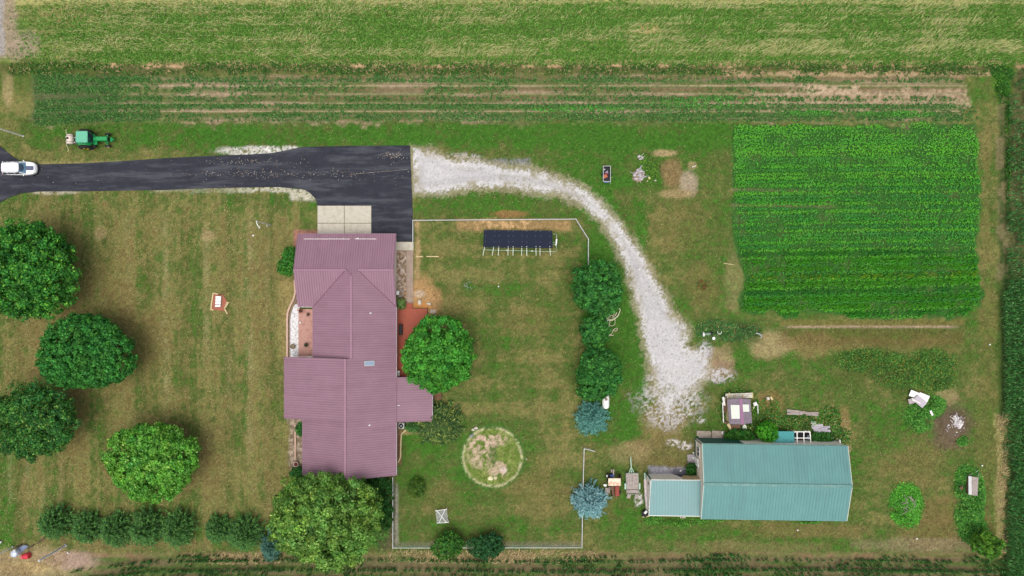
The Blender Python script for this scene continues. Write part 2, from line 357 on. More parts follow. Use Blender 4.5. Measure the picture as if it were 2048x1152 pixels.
    # right hand verge and corn soil
    put(sstep(1992, 2002, x + (n2 - .5) * 14) * (y > 140), S(60, 76, 40)); put(sstep(1990, 1998, x + (n2 - .5) * 12) * rect(1985, 150, 2018, 560, 5, 14) * .6 * sstep(.35, .6, n2), S(124, 112, 82))
    put(rect(1993, 830, 2010, 1120, 4, 10) * .6, S(150, 138, 92)); put(rect(1995, 560, 2004, 840, 4, 4) * .6, S(70, 90, 40))
    # garden beds
    gp = (fbm(X, Y, 2.5, o=4, seed=65) - .5) * 40 * ((x > 1500) | (y > 560)) + sdf(x, y, [(1464, 246), (1955, 240), (1960, 300), (1958, 420), (1955, 500), (1962, 590), (1940, 638), (1800, 640), (1600, 636), (1480, 622), (1490, 560), (1464, 480)]) + (n2 - .5) * 10
    put(sstep(-3, 5, gp), S(52, 92, 40)); put(sstep(-3, 5, gp) * sstep(.55, .75, n2) * .4, S(90, 92, 60))
    for py, x0, x1, w in ((379, 1462, 1640, 3.2), (410, 1462, 1700, 2.6)): put(np.exp(-((y - py - (x - x0) * .02) / w) ** 2) * (x > x0) * (1 - sstep(x1 - 60, x1, x)) * .7, S(108, 104, 74))
    put(np.exp(-((y - 653 - (n1 - .5) * 3) / 2.6) ** 2) * sstep(1560, 1590, x) * (1 - sstep(1900, 1925, x)), S(160, 138, 118)); put(rect(1560, 640, 1930, 652, 3, 4) * .6, S(118, 104, 62)); put(rect(1560, 657, 1930, 690, 6, 8) * .5, S(100, 84, 52))
    put(rect(1672, 704, 1905, 772, 14, 26) * .6, S(72, 84, 40)); put(rect(1397, 644, 1516, 678, 10, 18) * .6, S(62, 76, 42))
    # young corn strip: bare soil with wheel tracks
    strip = rect(66, 147, 1930, 244, 7, 16); en = fbm(X, Y, 9, .55, o=4, seed=41); en2 = fbm(X, Y, 3, .25, o=3, seed=42)
    put(strip, S(98, 104, 62)); put(strip * sstep(.46, .66, en + .07 * sstep(1500, 1900, x)) * .85, S(146, 126, 104)); put(strip * sstep(.45, .6, en2) * .5, S(86, 96, 58))
    for py in (160, 178, 198, 214, 231): put(strip * .5 * np.exp(-((y - py) / 4.5) ** 2) * (1 - .7 * sstep(1500, 1800, x)), S(74, 92, 50))
    for py in (156, 179, 196): put(strip * .8 * np.exp(-((y - py) / 3.6) ** 2) * sstep(400, 700, x) * (.65 + .35 * np.sign(np.sin(x * 1.1 + np.abs(y - py) * 1.4))), S(116, 90, 72))
    for py in (171, 188, 206, 222): put(strip * .6 * np.exp(-((y - py) / 1.0) ** 2), S(178, 158, 132))
    put((rect(1500, 184, 1930, 210, 8, 22) + rect(1620, 174, 1720, 184, 4, 8)) * .6 * sstep(.3, .55, n3), S(164, 144, 118)); put(rect(64, 146, 240, 240, 8, 10) * .7, S(56, 80, 44))
    # weedy bank and the hay field
    put(rect(-300, 122, 2400, 147, 5, 10), S(88, 90, 54)); put(rect(200, 124, 2400, 134, 3, 5) * sstep(.45, .55, n2), S(168, 140, 108)); put(rect(1450, 142, 2000, 152, 3, 5) * .7, S(168, 142, 112))
    top = 1 - sstep(122, 128, y + (n2 - .5) * 6)
    hb = fbm(X, Y, 10, 1.2, o=4, seed=51)
    put(top, S(92, 116, 54)); put(top * sstep(.45, .65, hb) * .6, S(112, 124, 66)); put(top * sstep(.58, .68, fbm(X, Y, 2.2, 1.0, o=3, seed=52)) * .4, S(146, 134, 90)); put(top * .35 * (np.cos(y * .59) > .6), S(52, 80, 34)); put(top * (1 - sstep(4, 14, y)) * sstep(-14, -4, y) * .8, S(168, 160, 104))
    for py in (30, 57, 69, 128): put(top * .55 * np.exp(-((y - py - np.maximum(x - 1500, 0) * .012) / 2.0) ** 2) * sstep(.3, .5, n1 + .15), S(46, 74, 28))
    put(blob(1290, 58, 26, 12) * .7, S(186, 156, 112)); put(blob(140, 30, 70, 22) * .4, S(150, 132, 92)); put(rect(-400, -400, 32, 118, 10, 10) * .8, S(148, 130, 112)); put(rect(-400, -400, 8, 110, 3, 6) * .8, S(146, 142, 140)); put(blob(50, 90, 30, 30) * .6, S(150, 130, 118))
    put(rect(0, 120, 190, 150, 8, 10) * .7, S(70, 84, 38)); put(rect(1985, 120, 2030, 190, 8, 12) * .9, S(70, 104, 36)); put(rect(2020, 150, 2400, 560, 8, 20) * .5, S(104, 96, 66))
    # gravel shoulders and pads
    gn = fbm(X, Y, .26, o=3, seed=61) * .75 + fbm(X, Y, 1.4, o=2, seed=62) * .25; GV = S(172, 168, 166)
    put((blob(500, 302, 72, 9) + blob(560, 298, 55, 6)) * sstep(.34, .5, gn), S(188, 186, 178)); put(rect(300, 372, 632, 384, 3, 5) * sstep(.3, .5, gn) * (.35 + .65 * sstep(430, 520, x)), S(172, 168, 150)); put(rect(580, 376, 634, 400, 4, 4) * sstep(.3, .5, gn), S(172, 168, 150)); put(blob(112, 385, 50, 4) * .8 * sstep(.3, .5, gn), S(168, 162, 142))
    put(rect(75, 322, 440, 330, 2, 3) * .45, S(150, 140, 96)); put(rect(895, 308, 960, 325, 5, 8) * sstep(.4, .55, gn), GV); put(rect(930, 317, 1060, 331, 3, 4) * sstep(.35, .5, gn) * .9, S(118, 120, 122))
    gr = sdf(x, y, GRAVEL)
    tail = sstep(640, 760, y) * 1.0
    put(sstep(-12, 0, gr + (n2 - .5) * 16 + (gn - .5) * 26) * .7, S(146, 138, 112))
    put(sstep(.42, .56, gn) * blob(1340, 800, 60, 56) * .95, GV); put(blob(1410, 702, 14, 16, .5) * sstep(.36, .56, gn), S(178, 176, 180)); put(blob(1435, 752, 34, 14) * sstep(.42, .52, gn), GV); put(blob(1402, 874, 12, 6) * 0, GV)
    for q in ((1345, 885, 12, 7), (1370, 890, 14, 9), (1404, 840, 10, 7), (1278, 1000, 8, 14)): put(blob(*q) * sstep(.42, .52, gn), S(186, 182, 178))
    put(rect(1300, 934, 1392, 958, 4, 5), S(148, 146, 154)); put(rect(1345, 938, 1378, 962, 2, 2), S(112, 112, 120))
    # fine mottle everywhere
    n5 = rng.random(sh); inn = (np.abs(X) < 79) & (np.abs(Y) < 47); n5 = np.where(inn, n5, .5); n8 = fbm(X, Y, .3, .3, o=2, seed=13); col *= (.76 + .48 * n5)[..., None] * (.84 + .32 * n3)[..., None] * (.82 + .36 * n8)[..., None]
    return col, x, y, gr, n2, n3, gn

def axis_lines(a, b, step, far):
    core = np.arange(a, b + step, step); out = []; d = step
    v = b
    while v < far: d *= 1.5; v += d; out.append(v)
    out = np.array(out); left = a - (out - b)
    return np.concatenate([left[::-1], core, out + (core[-1] - b)])
gx = axis_lines(-78, 78, .14, 900); gy = axis_lines(-46, 46, .14, 900)
GX, GY = np.meshgrid(gx, gy); ny, nx = GX.shape
gcol, PXG, PYG, GR, N2, N3, GN = paint(GX, GY)
GZ = (fbm(GX, GY, 12, o=3, seed=70) - .5) * .10 * (np.abs(GX) < 90)
GZ = GZ - .06
idx = np.arange(ny * nx).reshape(ny, nx)
quads = np.stack([idx[:-1, :-1], idx[:-1, 1:], idx[1:, 1:], idx[1:, :-1]], -1)
gm = attr_mat("ground_mat", rough=.95, spec=.05, var=.22, scale=9.0, bump=.35)
ground = np_mesh("ground", np.stack([GX, GY, GZ], -1).reshape(-1, 3), quads.reshape(-1, 4), gcol.reshape(-1, 3), gm, smooth=True)
tag(ground, kind="structure")
def gz(x, y): return float((fbm(np.array([x]), np.array([y]), 12, o=3, seed=70)[0] - .5) * .10 - .06)
def gza(x, y): return (fbm(x, y, 12, o=3, seed=70) - .5) * .10 - .06

# gravel track: its own sheet, ragged edge, laid on the ground
def sheet_from_mask(name, mask, dz, colf, material):
    fm = mask[:-1, :-1] & mask[:-1, 1:] & mask[1:, 1:] & mask[1:, :-1]
    q = quads[fm]; u, inv = np.unique(q.ravel(), return_inverse=True)
    V = np.stack([GX.ravel()[u], GY.ravel()[u], GZ.ravel()[u] + dz], -1)
    o = np_mesh(name, V, inv.reshape(-1, 4), colf.reshape(-1, 3)[u], material, smooth=True)
    return tag(o, kind="structure")
edge = GR + (N2 - .5) * 18 + (N3 - .5) * 18
N9 = fbm(GX, GY, .22, o=2, seed=91); N10 = fbm(GX, GY, 1.3, o=4, seed=92); rn = rng.random(GX.shape)
edge = GR + (N2 - .5) * 9 + (N9 - .5) * 16 + (rn - .5) * 8
cov = sstep(0, 10, edge) * (1 - .75 * sstep(.30, .16, N10 + (N9 - .5) * .6 - .02 * np.maximum(GR - 6, 0)) * sstep(20, 8, GR))
cov *= 1 - sstep(722, 800, PYG) * sstep(.66, .46, N9 * .6 + N10 * .4 + .010 * np.clip(GR, 0, 14))
cov *= 1 - .55 * np.exp(-((GR - 20) / 3.5) ** 2) * sstep(.45, .6, N10) * (PYG < 470) * (PXG > 1000)      # weeds between the wheel tracks
gmask = (edge > -3) & (PXG > 824.5)
wheel = fbm(GX, GY, 5, o=3, seed=78)
gc = np.ones(GX.shape + (3,)) * np.array(S(186, 184, 184)) * (.84 + .2 * wheel + .10 * np.exp(-((GR - 9) / 4) ** 2) - .10 * np.exp(-((GR - 22) / 5) ** 2) * (PYG < 640))[..., None]
gc *= (.86 + .28 * rn)[..., None] * (.88 + .24 * N9)[..., None]
w_ = (sstep(.55, .35, N10) * sstep(26, 2, GR) * .6)[..., None]; gc = gc * (1 - w_) + np.array(S(148, 136, 116)) * w_
dots = (rng.random(GX.shape) > .975) & (sstep(400, 700, PYG) * .7 + .3 > rng.random(GX.shape)); gc[dots] *= .5
w_ = cov[..., None]; gc = gc * w_ + gcol * (1 - w_)
sheet_from_mask("gravel_track", gmask, .015, gc, attr_mat("gravel_mat", rough=.95, spec=.05, var=.12, scale=14, bump=.5))

# ------------------------------------------------------------------ common materials
M = {}
M['asphalt'] = mat("asphalt", S(44, 46, 55), .85, var=.3, scale=.9, spec=.25, dirt=S(84, 86, 92), dirt_amt=.55, dscale=.5, bump=.1, stretch=(.25, 1.8, 1))
M['concrete'] = mat("concrete", S(184, 178, 164), .9, var=.1, scale=2.5, dirt=S(160, 150, 132), dirt_amt=.5)
M['old_concrete'] = mat("old_concrete", S(176, 162, 148), .95, var=.14, scale=3, dirt=S(120, 106, 90), dirt_amt=.6)
RC = S(139, 106, 121)
M['roof_x'] = mat("mauve_metal_ribs_along_y", RC, .62, .0, var=.08, scale=.5, spec=.4, stretch=(5, .5, 1), stripe=('X', .33, .30, .22), dirt=S(126, 94, 108), dirt_amt=.45, dscale=.3)  # stripe darkens the rib lines: rib shading put into the colour
M['roof_y'] = mat("mauve_metal_ribs_along_x", RC, .62, .0, var=.08, scale=.5, spec=.4, stretch=(.5, 5, 1), stripe=('Y', .33, .30, .22), dirt=S(126, 94, 108), dirt_amt=.45, dscale=.3)  # same painted rib shading, striped across y
M['roof_cap'] = mat("mauve_ridge_cap", S(132, 100, 116), .5, .15, var=.08)
M['trim_white'] = mat("white_trim", S(226, 224, 220), .5, var=.04)
M['siding'] = mat("cream_siding", S(214, 206, 192), .7, var=.05, stripe=('Z', .2, .25, .12))
M['brick'] = mat("brick_wall", S(140, 88, 72), .9, var=.2, scale=8)
M['green_roof'] = mat("green_metal", S(88, 136, 134), .6, .0, stretch=(4, .5, 1), var=.08, scale=.5, spec=.5, stripe=('X', .42, .12, .16), dirt=S(80, 122, 122), dirt_amt=.4, dscale=.3)  # stripe paints faint shading along the barn roof ribs
M['green_cap'] = mat("green_metal_cap", S(88, 128, 124), .5, .1, var=.06, dirt=S(124, 150, 142), dirt_amt=.5)
M['dark_green'] = mat("dark_green_trim", S(34, 86, 78), .6, var=.1)
M['barn_wall'] = mat("barn_wall", S(232, 218, 204), .75, var=.06, scale=1.2, stripe=('Y', .3, .12, .1), dirt=S(200, 182, 164), dirt_amt=.3)
M['barn_wall_x'] = mat("barn_wall_long", S(238, 230, 222), .75, var=.06, scale=1.2, stripe=('X', .3, .12, .1), dirt=S(206, 190, 172), dirt_amt=.3)
M['glass'] = mat("dark_glass", S(50, 66, 84), .12, .2, var=.1, spec=.8)
M['white_paint'] = mat("white_car_paint", S(236, 236, 238), .25, 0, var=.015, spec=.6)
M['black'] = mat("black_plastic", S(28, 28, 32), .6, var=.1)
M['rubber'] = mat("rubber", S(44, 42, 42), .9, var=.25, scale=9)
M['grey_metal'] = mat("galvanised", S(168, 172, 174), .5, .5, var=.1)
M['pale_metal'] = mat("pale_painted_metal", S(206, 208, 204), .5, .2, var=.06)
M['white_plastic'] = mat("white_plastic", S(228, 228, 226), .45, var=.03)
M['old_wood'] = mat("weathered_wood", S(158, 148, 142), .95, var=.2, scale=5, dirt=S(112, 100, 92), dirt_amt=.6, dscale=4)
M['tan_wood'] = mat("tan_wood", S(196, 178, 136), .9, var=.15, scale=6)
M['brown_wood'] = mat("brown_wood", S(104, 80, 64), .9, var=.2, scale=6)
M['bark'] = mat("bark", S(92, 80, 66), .95, var=.3, scale=7, bump=.5)
M['deck'] = mat("red_stained_boards", S(158, 84, 66), .8, var=.12, scale=1.6, stripe=('Y', .16, .35, .14), dirt=S(132, 72, 60), dirt_amt=.4)
M['paver'] = mat("pink_pavers", S(176, 136, 124), .9, var=.12, scale=1.5, stripe=('Y', .6, .22, .05), dirt=S(134, 96, 88), dirt_amt=.5, dscale=2)
M['path_brick'] = mat("path_bricks", S(158, 140, 126), .95, var=.2, scale=3, stripe=('Y', .25, .2, .16), dirt=S(132, 112, 106), dirt_amt=.6)
M['edging'] = mat("edging_bricks", S(190, 160, 142), .95, var=.12, scale=4, stripe=('Y', .22, .3, .14))
M['stone'] = mat("pale_stone", S(196, 188, 176), .9, var=.15, scale=6, bump=.4)
M['terracotta'] = mat("terracotta", S(150, 92, 74), .8, var=.1)
M['potting'] = mat("potting_soil", S(62, 50, 42), 1, var=.3, scale=12)
M['solar'] = mat("solar_collector", S(30, 36, 56), .35, .1, var=.15, scale=1.5, spec=.5, stripe=('X', .12, .2, .12))
M['pipe_green'] = mat("pale_green_pipe", S(166, 196, 176), .5, var=.1)
M['trac_green'] = mat("tractor_green", S(24, 140, 76), .35, 0, var=.06, spec=.5)
M['trac_top'] = mat("tractor_cab_roof", S(96, 172, 142), .5, 0, var=.04)
M['yellow'] = mat("yellow_rim", S(232, 206, 44), .45, var=.06)
M['cream_tank'] = mat("cream_tank", S(206, 192, 180), .5, var=.06)
M['red'] = mat("red_plastic", S(196, 52, 66), .45, var=.1)
M['rust_red'] = mat("rusty_red_paint", S(146, 74, 62), .85, var=.25, scale=5, dirt=S(92, 58, 46), dirt_amt=.7, dscale=5)
M['rust_white'] = mat("rusty_white_paint", S(224, 208, 184), .8, var=.08, dirt=S(186, 104, 74), dirt_amt=.8, dscale=2.4)
M['shingle'] = mat("purple_shingles", S(126, 116, 126), .95, var=.25, scale=9, dirt=S(96, 86, 98), dirt_amt=.7, dscale=5)
M['purple'] = mat("purple_cap", S(140, 102, 130), .7, var=.06)
M['blue'] = mat("blue_paint", S(84, 112, 150), .5, var=.1)
M['skylight'] = mat("skylight_glass", S(120, 140, 164), .35, 0, var=.03, spec=.8)
M['ash'] = mat("white_ash", S(196, 188, 192), 1, var=.25, scale=7, dirt=S(120, 108, 112), dirt_amt=.8, dscale=4, bump=.6)
M['dirt'] = mat("turned_soil", S(96, 82, 66), 1, var=.3, scale=6, bump=.6)
M['tarp'] = mat("grey_blue_tarp", S(104, 116, 142), .5, var=.12)
M['hose'] = mat("pale_hose", S(206, 200, 170), .6, var=.06)
leafm = attr_mat("foliage", rough=.6, spec=.25, var=0, transl=.3)
grassm = attr_mat("grass_blades", rough=.7, spec=.15, var=0, transl=.15)

# ------------------------------------------------------------------ driveway, slabs, paths
mb = MB(); mb.slab([U(x, y) + Vector((0, 0, .045)) for x, y in ASPHALT], .20); tag(mb.build("driveway", M['asphalt'], origin=Vector((0, 0, 0))), kind="structure")
mb = MB()
for (a, b, c, d) in ((635.3, 411.6, 688.3, 446), (689.3, 411.6, 742.6, 446), (635.3, 447, 688.3, 486), (689.3, 447, 742.6, 486)):
    p, q = U(a, b), U(c, d); mb.box(((p.x + q.x) / 2, (p.y + q.y) / 2, .02), (q.x - p.x, p.y - q.y, .10), bev=.01)
tag(mb.build("concrete_apron", M['concrete']), kind="structure")
mb = MB(); mb.slab([U(x, y) + Vector((0, 0, .06)) for x, y in ((780, 484), (827, 484), (827, 501), (780, 500))], .15); tag(mb.build("side_pavement", M['concrete']), kind="structure")
mb = MB(); mb.slab([U(x, y) + Vector((0, 0, .05)) for x, y in ((812.5, 501.5), (826.5, 501.8), (826, 608), (813, 608))], .15); tag(mb.build("garden_path", M['path_brick'], origin=Vector((0, 0, 0))), kind="structure")
mb = MB(); mb.slab([U(x, y) + Vector((0, 0, .03)) for x, y in ((586, 611), (600, 605), (602, 718), (579, 718), (578, 650), (581, 630))], .12)
wg = mb.build("white_gravel_bed", mat("white_gravel", S(214, 212, 212), .95, var=.25, scale=9, dirt=S(110, 106, 104), dirt_amt=.7, dscale=5, bump=.5)); tag(wg, kind="structure")

b = MB()
pts_ = [U(700 + i * 4.8, 349 - i * .42 + random.uniform(-.4, .4)) + Vector((0, 0, .025)) for i in range(25)]
b.tube(pts_, .03, 5)
tag(b.build("crack_filler", mat("pale_crack", S(150, 138, 128), .9, var=.2)), "thin pale crack line across the wide end of the driveway", "crack line")
# fallen leaves and pale litter on the asphalt
n = 900
cxs = np.concatenate([rng.normal(500, 55, 260), rng.normal(785, 14, 110), rng.normal(690, 80, 120), rng.uniform(20, 820, 80)])
cys = np.concatenate([rng.choice([323, 345, 350], 260) + rng.normal(0, 3.4, 260), rng.normal(311, 3.5, 110), rng.normal(348, 5, 120), rng.uniform(318, 376, 80)])
ok = (sdf(cxs, cys, ASPHALT) > 3); cxs, cys = cxs[ok], cys[ok]
C = np.stack([(cxs - 1024) / K, (576 - cys) / K, np.full(len(cxs), .06)], 1); N = unit(np.stack([rng.normal(0, .3, len(C)), rng.normal(0, .3, len(C)), np.ones(len(C))], 1))
cc = np.array([S(196, 176, 150), S(214, 206, 196), S(160, 124, 96)])[rng.integers(0, 3, len(C))]
V, F, T = leaves(C, N, rng.uniform(.04, .13, len(C)), cc, .8); lt = np_mesh("leaf_litter", V, F, T, grassm); tag(lt, "pale fallen leaves and crumbs scattered over the black driveway", "leaf litter", kind="stuff")

# ------------------------------------------------------------------ fields and ground cover
def scatter(n, x0, y0, x1, y1, maskf=None):
    x = rng.uniform(x0, x1, n); y = rng.uniform(y0, y1, n)
    if maskf is not None:
        k = maskf(x, y) > rng.random(n); x, y = x[k], y[k]
    return x, y
def to_w(x, y, z=0.0):
    X = (x - 1024) / K; Y = (576 - y) / K; return np.stack([X, Y, gza(X, Y) + z], 1)
def palette(P, w, n, jit=.18):
    P = np.array(P); i = rng.choice(len(P), n, p=np.array(w) / sum(w)); return P[i] * rng.uniform(1 - jit, 1 + jit, (n, 1))

# hay field: green undergrowth and pale stalks combed to the right
parts = []
def wx(x, y): X, Y = (x - 1024) / K, (576 - y) / K; return X, Y
x, y = scatter(150000, -60, -90, 2110, 130); B = to_w(x, y); X, Y = wx(x, y)
band = fbm(X, Y, 10, 1.2, o=4, seed=51); bn2 = fbm(X, Y, 2.2, 1.0, o=3, seed=52)
pale = rng.random(len(x)) < np.clip(.24 + (band - .5) * 1.7 + (bn2 - .5) * 1.0 + .45 * (y < 10) + .12 * ((y > 58) & (y < 108)) - .3 * (y > 112) - .18 * (np.cos(y * .59) > .4), .03, .75)
for py in (30, 57, 69): pale &= ~((np.abs(y - py - np.maximum(x - 1500, 0) * .012) < 3) & (rng.random(len(x)) < .8))
cg = palette([S(104, 152, 62), S(84, 132, 52), S(124, 168, 78)], [3, 3, 2], len(x)); cp = palette([S(206, 206, 146), S(184, 190, 122), S(206, 190, 150)], [3, 3, 1], len(x), .12)
col = np.where(pale[:, None], cp, cg); bare = (x < 210) & (rng.random(len(x)) < np.clip(1.05 - x / 200, 0, 1)); k = ~bare & ~((np.cos(y * .59 - x * .0015) > .72) & (rng.random(len(x)) < .75)) & ~((np.cos(y * .196 + .6) > .93) & (rng.random(len(x)) < .6))
ang = np.where(pale, rng.normal(.42, .35, len(x)) + (fbm(X, Y, 3, o=2, seed=55) - .5) * 1.6, rng.uniform(0, 6.28, len(x)))
ln = np.where(pale, rng.uniform(.35, .95, len(x)), rng.uniform(.2, .45, len(x))); wd = np.where(pale, rng.uniform(.022, .05, len(x)), rng.uniform(.07, .13, len(x)))
ht = np.where(pale, rng.uniform(.35, .55, len(x)), rng.uniform(.15, .4, len(x)))
hay = np_mesh("hay_field", *blades(B[k], ang[k], ln[k], wd[k], ht[k], col[k]), grassm); tag(hay, "combed pale and green grass crop across the top", "hay", kind="stuff")

# weeds along the bank below the hay
x, y = scatter(9000, 20, 126, 2010, 149, lambda x, y: sstep(.40, .58, fbm((x - 1024) / K, (576 - y) / K, 2.2, 1.0, o=3, seed=58)) * .9 + .08)
o = np_mesh("bank_weeds", *blades(to_w(x, y), rng.uniform(0, 6.28, len(x)), rng.uniform(.25, .6, len(x)), rng.uniform(.08, .16, len(x)), rng.uniform(.15, .4, len(x)), palette([S(58, 100, 44), S(86, 124, 52), S(170, 150, 110)], [4, 3, 1], len(x))), grassm)
tag(o, "dark weedy strip between the hay and the young corn", "weeds", kind="stuff")

# young corn in rows on bare soil
xs, ys = [], []
for j, py in enumerate((153, 157.5, 162.5, 170, 176, 181, 188, 195, 200, 210, 215, 223, 229, 234, 240)):
    m = int(1900 / 2.9); xx = 70 + np.arange(m) * 2.9 + rng.normal(0, .7, m); yy = np.full(m, float(py)) + rng.normal(0, .9, m)
    yy += 9 * np.exp(-((xx - 60) / 110) ** 2) * (1 if py > 190 else -.3)
    dens = (.15, .62, .75, .08, .38, .38, .05, .42, .42, .98, 1.0, .15, .62, .7, .5)[j]
    d = dens + (fbm((xx - 1024) / K, (576 - yy) / K, 4, 2, o=3, seed=60) - .5) * 1.6 + .5 * (xx < 320) - .45 * sstep(1560, 1750, xx) * (py < 215) + .3 * sstep(900, 1400, xx) * (py > 190)
    k = rng.random(m) < d; xs.append(xx[k]); ys.append(yy[k])
x = np.concatenate(xs); y = np.concatenate(ys); k = (x < 1925 + rng.normal(0, 18, len(x))) & (x > 70 + rng.normal(0, 6, len(x))); x, y = x[k], y[k]
x8 = np.repeat(x, 6); y8 = np.repeat(y, 6); m = len(x8)
col = palette([S(74, 124, 60), S(98, 152, 76), S(54, 106, 52), S(132, 170, 96)], [4, 3, 3, 1], m)
o = np_mesh("young_corn", *blades(to_w(x8 + rng.normal(0, .6, m), y8 + rng.normal(0, .6, m)), rng.uniform(0, 6.28, m), rng.uniform(.18, .42, m), rng.uniform(.05, .09, m), rng.uniform(.12, .32, m), col), grassm)
tag(o, "thin rows of young corn on bare soil above the lawn", "corn", kind="stuff")

# vegetable garden: dense leafy rows
GARD = [(1464, 248), (1950, 246), (1960, 300), (1958, 420), (1953, 500), (1960, 590), (1940, 636), (1800, 638), (1600, 634), (1482, 620), (1492, 560), (1466, 480)]
def bend(x, y): return y + np.maximum(x - 1700, 0) ** 2 * 1.1e-4 * sstep(420, 600, y) * -1 + 3 * np.sin(x * .006)
rows = []; py = 250.0
while py < 640: rows.append(py); py += 7.6
xs, ys, rid = [], [], []
for j, py in enumerate(rows):
    m = 1250; xx = rng.uniform(1458, 1964, m); yy = py + rng.normal(0, 2.1, m); xs.append(xx); ys.append(bend(xx, yy)); rid.append(np.full(m, j))
x = np.concatenate(xs); y = np.concatenate(ys); rid = np.concatenate(rid); k = (sdf(x, y, GARD) > (N := rng.uniform(-3, 6, len(x)))); x, y, rid = x[k], y[k], rid[k]
fx_ = (fbm((x - 1024) / K, (576 - y) / K, 2.5, o=4, seed=65) - .5) * 46; k = (sdf(x, y, GARD) + fx_ > 2) | (x < 1500) & (y < 560) & (sdf(x, y, GARD) + fx_ * .35 > 2); x, y, rid = x[k], y[k], rid[k]
gap = (np.abs(y - 379) < 4) & (x < 1640) | (np.abs(y - 411 - (x - 1462) * .02) < 3.4) & (x < 1700)
arc = np.abs(np.hypot(x - 1965, y - 460) - 90) < 3; arc |= np.abs(np.hypot(x - 1968, y - 470) - 78) < 2.5; arc &= (y < 450)
k = ~(gap & (rng.random(len(x)) < .6)) & ~(arc & (rng.random(len(x)) < .85)); x, y, rid = x[k], y[k], rid[k]
X, Y = wx(x, y); dn = fbm(X, Y, 3, 1.2, o=3, seed=63); k = rng.random(len(x)) < np.clip(.72 + (dn - .5) * 2.6, .12, 1); x, y, rid = x[k], y[k], rid[k]
X, Y = wx(x, y); m = len(x)
base = np.array([[S(52, 128, 44), S(66, 142, 40), S(48, 118, 50), S(74, 146, 42), S(54, 122, 54)][i % 5 if i % 7 else 3] for i in range(len(rows))])
pn = fbm(X, Y, 5, 3, o=3, seed=64)[:, None]
col = base[rid] * rng.uniform(.7, 1.3, (m, 1)); br = np.clip((pn - .5) * 4 + .3, 0, 1); col = col * (1 - br * .4) + np.array(S(78, 156, 40)) * br * .4; tp = np.clip((400 - y) / 160, 0, 1)[:, None]; col = col * (1 - tp * .45) + np.array(S(92, 164, 52)) * tp * .45; col *= np.array([1.5, 1.38, 1.3])
yl = ((np.abs(y - bend(x, np.full(m, 556.))) < 4) & (rng.random(m) < .45)); col[yl] = S(140, 178, 50)
spt = (fbm(X, Y, 1.2, o=2, seed=66) > .76) & (rng.random(m) < .4); col[spt] = np.array(S(108, 174, 72))
corn = (y > 500) & (rid % 2 == 0)
k = ~corn; Nn = unit(np.stack([rng.normal(0, .5, m), rng.normal(0, .5, m), np.ones(m)], 1)); P_ = to_w(x, y); P_[:, 2] += rng.uniform(.1, .5, m)
p1 = leaves(P_[k], Nn[k], rng.uniform(.14, .28, k.sum()), col[k], .75)
c2 = corn; p2 = blades(to_w(x, y)[c2], rng.uniform(0, 6.28, c2.sum()), rng.uniform(.3, .6, c2.sum()), rng.uniform(.06, .12, c2.sum()), rng.uniform(.4, .8, c2.sum()), col[c2])
o = np_mesh("garden_crop", *join([p1, p2]), leafm); tag(o, "dense green rows of beans and sweetcorn in the garden plot", "crop", kind="stuff")

# tall corn: right hand side and bottom
def corn_rows(name, label, pts, hgt, seed, cpal):
    x, y, hs_ = pts; nb = 7; m = len(x) * nb; xr = np.repeat(x, nb); yr = np.repeat(y, nb); hh = np.repeat(hs_, nb)
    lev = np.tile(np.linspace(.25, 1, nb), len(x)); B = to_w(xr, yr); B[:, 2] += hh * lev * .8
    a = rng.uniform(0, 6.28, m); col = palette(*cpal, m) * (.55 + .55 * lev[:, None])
    L = rng.uniform(.18, .42, m); parts = [blades(B, a, L, rng.uniform(.07, .12, m), rng.uniform(.12, .3, m), col, droop=-.3)]
    st = to_w(x, y); s2 = len(x); parts.append(blades(st, rng.uniform(0, 6.28, s2), np.full(s2, .06), np.full(s2, .05), hs_, palette(*cpal, s2), droop=1.05))
    o = np_mesh(name, *join(parts), grassm); tag(o, label, "corn", kind="stuff")
xs, ys = [], []
for i, px in enumerate(np.arange(2004, 2140, 10.6)):
    m = 420; yy = np.linspace(140, 1230, m) + rng.normal(0, 1, m); xx = px + rng.normal(0, 1.5, m) + 2.5 * np.sin(yy * .01)
    dens = np.full(m, .97)
    if px < 2060: dens = np.where(yy < 560, np.clip(.08 + .009 * (px - 2003) + (fbm(xx / K, yy / K, 3, o=3, seed=68) - .45) * 2, 0, .9), dens)
    if px < 2012: dens = np.where(yy < 580, .0, dens); dens = np.where(yy > 830, .15, dens)
    if px < 2022: dens = np.where((yy > 830) & (yy < 1000), np.minimum(dens, .5), dens)
    k = rng.random(m) < dens; xs.append(xx[k]); ys.append(yy[k])
x = np.concatenate(xs); y = np.concatenate(ys)
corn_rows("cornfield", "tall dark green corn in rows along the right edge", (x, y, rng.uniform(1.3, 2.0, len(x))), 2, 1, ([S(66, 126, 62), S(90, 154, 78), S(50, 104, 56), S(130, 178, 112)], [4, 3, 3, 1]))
xs, ys, hs2 = [], [], []
for i, py in enumerate((1111, 1120, 1129.5, 1139, 1149, 1158.5, 1168, 1178, 1188)):
    m = 640; xx = np.linspace(140 if i else 300, 2010, m) + rng.normal(0, 1, m); yy = py + rng.normal(0, .9, m) + np.maximum(300 - xx, 0) * .12 + 2 * np.sin(xx * .007)
    dens = (.10, .55, .08, .85, .3, .95, .6, .95, .95)[i] + (fbm(xx / K, yy / K, 5, 2, o=3, seed=69) - .5) * 1.5 + (.35 if i in (3, 2) else 0) * (xx > 1650)
    k = (rng.random(m) < dens) & (xx > 120 + i * 8); xs.append(xx[k]); ys.append(yy[k]); hs2.append(np.full(k.sum(), .75 if i < 2 else 1.0))
x = np.concatenate(xs); y = np.concatenate(ys); h_ = np.concatenate(hs2) * rng.uniform(.8, 1.25, len(x))
